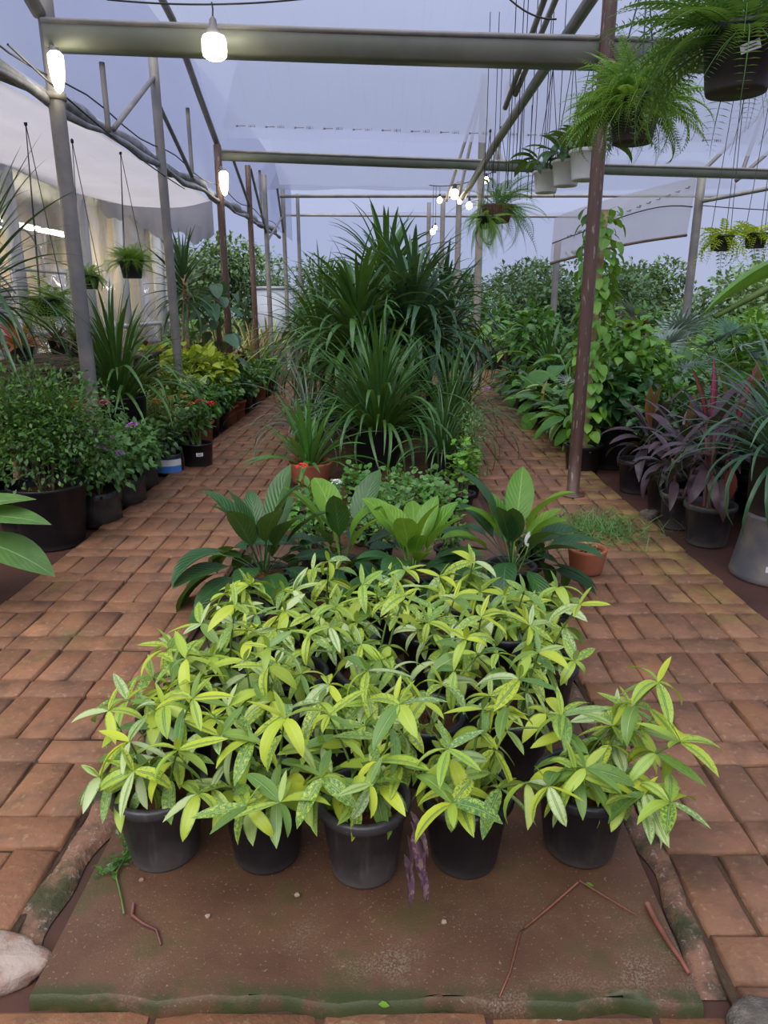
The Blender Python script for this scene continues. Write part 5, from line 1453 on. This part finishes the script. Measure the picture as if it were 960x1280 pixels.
# ---- mixed plants further back on the right and behind
rb = random.Random(900)
BACK = []
for y in (6.9, 7.8, 8.7, 9.6, 10.6, 11.8, 13.2):
    x = 2.25 + rb.uniform(-0.1, 0.2)
    while x < 1.5 + y * 0.58:
        BACK.append((x + rb.uniform(-.15, .15), y + rb.uniform(-.3, .3)))
        x += 0.62 + 0.03 * y * 0.6
FR_P = frond_meshes('p', 'fern2', [dict(L=1.0, W=0.50, n=22, bend=b, lw=0.10, droop=0.5, prof='ellip') for b in (0.7, 1.1, 1.6)])
for i, (x, y) in enumerate(BACK):
    if math.hypot(x - 2.88, y - 7.5) < 0.35 or math.hypot(x - 2.4, y - 7.55) < 0.7: continue
    k = (i * 7 + int(y * 3)) % 6
    ps = (0.17, 0.14, 0.3 + 0.12 * (i % 3), 'potblack')
    if k == 0:
        petiole_plant('philodendron', 'broad heart-leaved philodendron among the right background plants', 'potted plant', (x, y, -0.03), 910 + i, 22, HEART_M, HEART_M, el=(0.2, 1.4), s=(1.1, 1.6), potspec=ps, group='philodendrons in the right background')
    elif k == 1:
        bush('background_shrub', 'deep green shrub among the right background plants', (x, y, -0.03), 910 + i, 300, (0.42, 0.4, 0.42), 0.85, 'mid', T_XL, stems=8, stemmat='greenstem', potspec=ps, group='shrubs in the right background', shell=0.45, s=(0.6, 1.1))
    elif k == 2:
        o = root('feather_palm', 'feathery palm among the right background plants', 'potted plant', (x, y, -0.03), 'palms in the right background')
        zs = pot(*ps, o)
        for j in range(14):
            lobj(o, FR_P[j % 3], (0, 0, zs), j * 2.399, 1.4 - 0.9 * j / 14, rb.uniform(-.3, .3), rb.uniform(0.8, 1.25), 'frond')
    elif k == 3:
        strap_plant('strap_leaf_plant', 'strappy plant among the right background plants', (x, y, -0.03), 910 + i, 50, 0.85, STW, el=(0.4, 1.5), potspec=ps, group='strap plants in the right background', rad=0.08)
    elif k == 4:
        petiole_plant('dieffenbachia', 'pale-edged dieffenbachia among the right background plants', 'potted plant', (x, y, -0.03), 910 + i, 22, DIEF, DIEF, el=(0.3, 1.4), s=(1.2, 1.6), potspec=ps, group='dieffenbachias in the right background')
    else:
        bush('background_shrub', ('fresh light green' if i % 2 else 'blue-green') + ' shrub among the right background plants', (x, y, -0.03), 910 + i, 280, (0.40, 0.38, 0.40), 0.8, 'fresh' if i % 2 else 'bluegreen', T_LG, stems=8, stemmat='greenstem', potspec=ps, group=('light' if i % 2 else 'blue-green') + ' shrubs in the right background', shell=0.45, s=(0.7, 1.2))
# left background
LBK = []
for y in (8.9, 9.8, 10.8, 12.0, 13.4):
    x = -2.35
    while x > -1.2 - y * 0.42:
        LBK.append((x + rb.uniform(-.15, .15), y + rb.uniform(-.3, .3)))
        x -= 0.62
for i, (x, y) in enumerate(LBK):
    if x < -3.15 and y < 13.3: continue
    k = (i * 5 + int(y)) % 4
    ps = (0.16, 0.13, 0.28, 'potblack')
    if k == 0:
        strap_plant('yellow_grass', 'yellowish upright grass among the left background plants', (x, y, -0.03), 960 + i, 50, 0.95, straps('dry', 0.04, bends=(0.2, 0.5, 0.9)) + straps('varieg', 0.05, bends=(0.3, 0.8)), el=(0.7, 1.5), potspec=ps, group='yellow grasses in the left background')
    elif k == 1:
        bush('background_shrub', 'mid-green shrub among the left background plants', (x, y, -0.03), 960 + i, 260, (0.38, 0.36, 0.36), 0.72, 'mid', T_LG, stems=8, stemmat='greenstem', potspec=ps, group='green shrubs in the left background', shell=0.45, s=(0.7, 1.2))
    elif k == 2:
        bush('background_shrub', 'reddish shrub among the left background plants', (x, y, -0.03), 960 + i, 200, (0.3, 0.3, 0.26), 0.6, 'maroon', T_LG, stems=8, stemmat='darkstem', potspec=ps, group='red shrubs in the left background', shell=0.4, s=(0.6, 1.0))
    else:
        petiole_plant('philodendron', 'heart-leaved plant among the left background plants', 'potted plant', (x, y, -0.03), 960 + i, 18, HEART_D, HEART_M, el=(0.3, 1.4), s=(1.0, 1.4), potspec=ps, group='heart-leaved plants in the left background')
# behind the middle bed, at the end of the right walk
petiole_plant('banana_plant', 'light green banana-leaved plant at end of the middle bed', 'potted plant', (0.95, 9.7, -0.03), 990, 10, [LM('bl%d' % i, 'fresh', L=0.75, W=0.26, prof='ellip', n=9, bend=b, bp=1.4, fold=0.2, pet=0.4, pw=0.01) for i, b in enumerate((0.5, 1.0))],
              [LM('bl%d' % i, 'fresh', L=0.75, W=0.26, prof='ellip', n=9, bend=b, bp=1.4, fold=0.2, pet=0.4, pw=0.01) for i, b in enumerate((0.5, 1.0))], el=(0.6, 1.45), s=(0.8, 1.0), potspec=(0.18, 0.15, 0.3, 'potblack'))
for i, (x, y) in enumerate(((-0.3, 10.8), (0.4, 11.2), (-0.9, 11.6), (-1.3, 13.0), (-0.4, 13.2), (0.3, 13.6), (2.1, 14.6), (1.6, 16.5), (0.7, 16.6), (-0.5, 16.2), (-1.6, 15.6))):
    bush('background_shrub', ('dark' if i % 2 else 'mid-green') + ' shrub closing the far end of the walks', (x, y, -0.03), 995 + i, 300, (0.5, 0.45, 0.5), 0.9, 'dark' if i % 2 else 'mid', T_XL, stems=8, potspec=(0.2, 0.17, 0.36, 'potblack'), group=('dark' if i % 2 else 'green') + ' shrubs at the far end of the walks', shell=0.4, s=(0.7, 1.2))

# ================================================================== HANGING PLANTS (right)
hanging_fern('hanging_fern', 'large black hanging pot of sword fern with slanted tag', (1.045, 2.42, 1.905), 1001, 120, FR_D, (0.112, 0.088, 0.17, 'potblack'), 0.85, lenr=(0.75, 1.15), el=(-0.2, 1.35), tagspec=(0.108, 0.095, -1.75, 0.055, 0.024, 0.3), bias=(2.7, 0.25), cordmat='wire')
hanging_fern('hanging_fern', 'black hanging pot smothered in fluffy asparagus fern', (1.00, 3.25, 1.93), 1002, 280, FR_C, (0.108, 0.080, 0.16, 'potblack'), 0.62, lenr=(0.7, 1.25), el=(-0.15, 1.45), tagspec=(0.098, 0.085, -1.35, 0.03, 0.05, 0.35), bias=(2.9, 0.25), cordmat='rope')
HW = [(1.335, 5.3, 2.10, 0.115, 0.19, 'white hanging pot beside the rusty pole, leaves behind asparagus fern'), (1.275, 5.62, 2.11, 0.105, 0.17, 'white hanging pot in the middle of three'), (1.20, 5.95, 2.11, 0.10, 0.155, 'white hanging pot nearest the coir basket fern')]
for i, (x, y, z, rr, hh, lab) in enumerate(HW):
    r = random.Random(1010 + i)
    o = root('hanging_lily', lab, 'hanging plant', (x, y, z))
    zs = pot(rr, rr * 0.8, hh, 'potwhite', o)
    for j in range(22):
        az = j * 2.399
        lobj(o, r.choice(SP_O), (0.02 * math.cos(az), 0.02 * math.sin(az), zs), az, 1.45 - 0.7 * j / 22 + r.uniform(-.1, .1), r.uniform(-.4, .4), r.uniform(0.55, 0.8))
    for k in range(3):
        a = 2 * PI * k / 3 + 0.3
        p = Vector((rr * math.cos(a), rr * math.sin(a), hh))
        part('hanger_cord', tube_t([p, p.lerp(Vector((0, 0, 0.85)), 0.5), Vector((0, 0, 0.85))], 0.003, 5), 'wire', o)
hanging_fern('hanging_fern', 'coir basket with long trailing ferns near the string lights', (1.12, 8.0, 2.10), 1020, 80, FR_B, (0.17, 0.13, 0.17, 'basket', 'thick'), 0.9, lenr=(0.6, 1.05), el=(-0.6, 1.3), bias=(0.1, 0.4))
hanging_fern('hanging_fern', 'pale trailing vine hanging below the coir basket', (0.98, 7.75, 2.02), 1021, 40, FR_C, (0.09, 0.07, 0.12, 'potblack'), 0.9, lenr=(0.9, 1.6), el=(-1.2, 0.6))
for i, (x, y, z) in enumerate(((3.02, 6.9, 1.75), (3.38, 7.0, 1.78))):
    hanging_fern('hanging_vine', ('yellow-green hanging vine nearer the slung sheet', 'yellow-green hanging vine above the grey-green fan palm')[i], (x, y, z), 1030 + i, 46, frond_meshes('y%d' % i, 'gold', [dict(L=0.28, W=0.10, n=10, bend=b, lw=0.5) for b in (1.0, 1.8, 2.4)]),
                 (0.10, 0.08, 0.13, 'potblack'), 2.25, lenr=(0.8, 1.3), el=(-0.6, 1.0))
# loose hanger wires under the roof
def roof_z(y):
    if y < 7.0: return 3.30 + 1.0 * math.sin((y - 5.02) / 1.98 * PI / 2)
    t = min(1.0, (y - 7.0) / 2.36)
    return 4.3 - 1.1 * (1 - math.cos(t * PI / 2)) * 0.55 - 1.1 * t * 0.45
for i in range(16):
    x = 0.95 + 0.09 * (i % 8) + rb.uniform(-.02, .02); y = 6.4 + 0.35 * (i // 2)
    z1 = 2.30 + rb.uniform(-0.1, 0.25)
    wire('empty hanger wire dangling from the roof behind white pots', [(x, y, roof_z(y) - 0.10), (x + .006, y, (3.6 + z1) / 2), (x, y, z1)], 0.0035, 'wire', 'empty hanger wires', 'hanger_wire')

# ================================================================== DISTANT TREES
def tree(label, loc, seed, n, dims, zc, mat, group=None, trunk=True):
    r = random.Random(seed)
    o = root('tree', label, 'tree', loc, group)
    parts = []
    for c in range(9):
        a = r.uniform(0, 6.28)
        cc = Vector((dims[0] * 0.6 * math.cos(a) * r.random(), dims[1] * 0.6 * math.sin(a) * r.random(), zc + dims[2] * r.uniform(-0.6, 0.55)))
        k = r.uniform(0.35, 0.6)
        parts += foliage(r, [(p + cc, v) for p, v in blob_pts(r, n // 9, dims[0] * k, dims[1] * k, dims[2] * k, 0.55, -0.9)], T_TR, (0.8, 1.4), 0.1, 0.8)
    part('crown', parts, mat, o, True, 'stuff')
    part('trunk', tube_t([(0, 0, 0), (0.05, 0, zc * 0.5), (0, 0.05, zc + 0.3)], [0.14, 0.11, 0.06], 8), 'bark', o)
    return o
TL = ((-7.4, 19, 2.3, 'tree'), (-5.6, 20.5, 2.0, 'tree2'), (-4.4, 18.5, 1.7, 'tree'), (-3.2, 20.5, 1.5, 'tree2'), (-2.2, 22.5, 1.4, 'tree'), (-1.0, 24, 1.4, 'tree2'), (0.4, 25, 1.4, 'tree'), (-9, 22, 2.4, 'tree'), (-6.2, 17, 1.6, 'tree2'))
for i, (x, y, zc, m_) in enumerate(TL):
    tc = 'pale' if m_ == 'tree2' else 'deep green'
    tree(tc + ' round-headed tree in the distance beyond the shop' if x < -2.5 else tc + ' low tree in the distance behind the middle bed', (x, y, -0.03), 1100 + i, 3000, (1.6, 1.3, 1.35), zc, m_, tc + (' trees beyond the shop' if x < -2.5 else ' trees behind the middle bed'))
TRR = ((2.0, 22, 1.3, 'tree2'), (3.4, 20, 1.3, 'tree'), (4.8, 22, 1.6, 'tree2'), (6.2, 19, 1.2, 'tree'), (7.8, 21, 1.5, 'tree'), (9.4, 18, 1.2, 'tree2'), (11.0, 21, 1.5, 'tree'), (5.2, 16.2, 0.9, 'tree'), (7.2, 15.5, 0.9, 'tree2'), (3.5, 16.5, 0.9, 'tree'), (8.9, 14.5, 0.9, 'tree'), (12.5, 18, 1.2, 'tree'))
for i, (x, y, zc, m_) in enumerate(TRR):
    tree(('pale' if m_ == 'tree2' else 'deep green') + ' bushy tree in the distance beyond the slung sheet', (x, y, -0.03), 1130 + i, 3000, (1.6, 1.3, 1.2), zc, m_, ('pale' if m_ == 'tree2' else 'deep green') + ' trees beyond the slung sheet')
tk = root('pale_wall', 'low pale grey wall before the distant trees', 'wall', (-2.55, 16.2, -0.03))
part('panel', box_t(0, 0, 0.8, 0.8, 0.15, 1.6), 'galvwall', tk, False)
part('coping', box_t(0, 0, 1.63, 0.88, 0.2, 0.06), 'galvwall', tk, False)

# ================================================================== LITTER ON THE SLAB
def twig(label, pts, r=0.0022, mat='brownstem', name='twig'):
    b = Vector(pts[0])
    o = link(name, to_mesh(name, tube_t([Vector(p) - b for p in pts], [r * (1.2 - 0.6 * i / len(pts)) for i in range(len(pts))], 6), M[mat]))
    o.location = b
    return tagged(o, label, 'twig')
M['twigred'] = plain('red_twig', (0.22, 0.075, 0.045), 0.6, 0.4, (0.14, 0.05, 0.03), 20)
twig('long bent reddish twig running to the slab front edge', [(0.44, 1.33, 0.004), (0.36, 1.26, 0.004), (0.295, 1.205, 0.004), (0.28, 1.19, 0.006), (0.245, 1.10, 0.004), (0.215, 1.045, 0.004)], 0.0021, 'twigred')
twig('short straight reddish twig right of the long one', [(0.445, 1.335, 0.004), (0.49, 1.29, 0.005), (0.545, 1.24, 0.004)], 0.0018, 'twigred')
twig('dark curved root scrap on the slab near the weed', [(-0.575, 1.26, 0.004), (-0.565, 1.225, 0.008), (-0.535, 1.205, 0.008), (-0.50, 1.19, 0.006), (-0.48, 1.155, 0.004)], 0.0034, 'darkstem')
twig('peeling strip of red bark beside the slab groove', [(0.58, 1.27, 0.004), (0.582, 1.22, 0.006), (0.59, 1.17, 0.005), (0.60, 1.13, 0.004), (0.605, 1.10, 0.003)], 0.0055, 'twigred', 'bark_strip')
o = root('uprooted_weed', 'small uprooted fern-leaved weed lying on the slab', 'weed', (-0.655, 1.42, 0.004))
r = random.Random(5)
wp = []
for i in range(120):
    t = r.random()
    x = 0.02 * math.sin(t * 4) + r.gauss(0, 0.012); y = 0.05 - 0.13 * t + r.gauss(0, 0.008)
    wp.append((T_SM[0], PL((x, y, 0.004 + r.random() * 0.014), r.uniform(0, 6.28), r.uniform(-0.1, 0.6), r.uniform(-.6, .6), r.uniform(0.3, 0.7))))
part('foliage', wp, 'bush', o, True, 'stuff')
part('stem', tube_t([(0.0, 0.05, 0.004), (0.015, -0.02, 0.005), (0.01, -0.08, 0.004), (0.05, -0.15, 0.003), (0.07, -0.19, 0.003)], 0.0022, 6), 'greenstem', o)
for i, (x, y) in enumerate(((0.455, 1.325), (-0.02, 1.03))):
    o = link('fallen_leaf', LM('fl', 'fresh', L=0.022, W=0.014, prof='ellip', n=3, bend=0.3, fold=0.2, pw=0.001))
    o.location = (x, y, 0.003 if i == 0 else 0.002)
    tagged(o, ('tiny green leaf fallen by the joined twigs', 'tiny green leaf lying on the slab front edge')[i], 'leaf')
for i in range(7):
    x, y = ((0.33, 1.03), (0.345, 1.012), (-0.40, 1.23), (-0.21, 1.29), (0.12, 1.22), (-0.58, 1.33), (0.05, 1.31))[i]
    rock('pebble', 'tiny pale pebble lying on the slab', (x, y, 0.002 if y > 1.05 else -0.034), 0.006, 0.005, 0.004, 'stone', 60 + i, 'pebbles on the slab')

# ================================================================== SETTLE THE POTS
# pots that stand on the ground are nudged until no two share the same space
KEEP = ('upturned', 'banana_plant', 'dracaena_tree', 'fan_palm', 'cordyline', 'murraya', 'ixora', 'pothos_totem')
POTS = []
for o_ in COL.objects:
    if o_.type == 'MESH' and o_.parent is not None and o_.name.split('.')[0] in ('pot', 'shell') and o_.parent.location.z < 0.1:
        co = np.array([v.co for v in o_.data.vertices])
        POTS.append([o_.parent, float(np.hypot(co[:, 0], co[:, 1]).max())])
for it in range(25):
    moved = 0
    for i in range(len(POTS)):
        a, ra = POTS[i]
        for j in range(i + 1, len(POTS)):
            b, rb_ = POTS[j]
            dx, dy = b.location.x - a.location.x, b.location.y - a.location.y
            if abs(dx) > 0.6 or abs(dy) > 0.6: continue
            d = math.hypot(dx, dy) or 1e-4
            pen = ra + rb_ + 0.004 - d
            if pen <= 0: continue
            moved += 1
            ux, uy = dx / d, dy / d
            fixed_a = a.name.startswith(KEEP)
            fixed_b = b.name.startswith(KEEP)
            if fixed_a or (not fixed_b and abs(b.location.x) >= abs(a.location.x) and abs(a.location.x) > 1.2):
                b.location.x += ux * pen; b.location.y += uy * pen
            elif fixed_b or abs(a.location.x) > 1.2:
                a.location.x -= ux * pen; a.location.y -= uy * pen
            else:
                a.location.x -= ux * pen / 2; a.location.y -= uy * pen / 2
                b.location.x += ux * pen / 2; b.location.y += uy * pen / 2
    if not moved: break
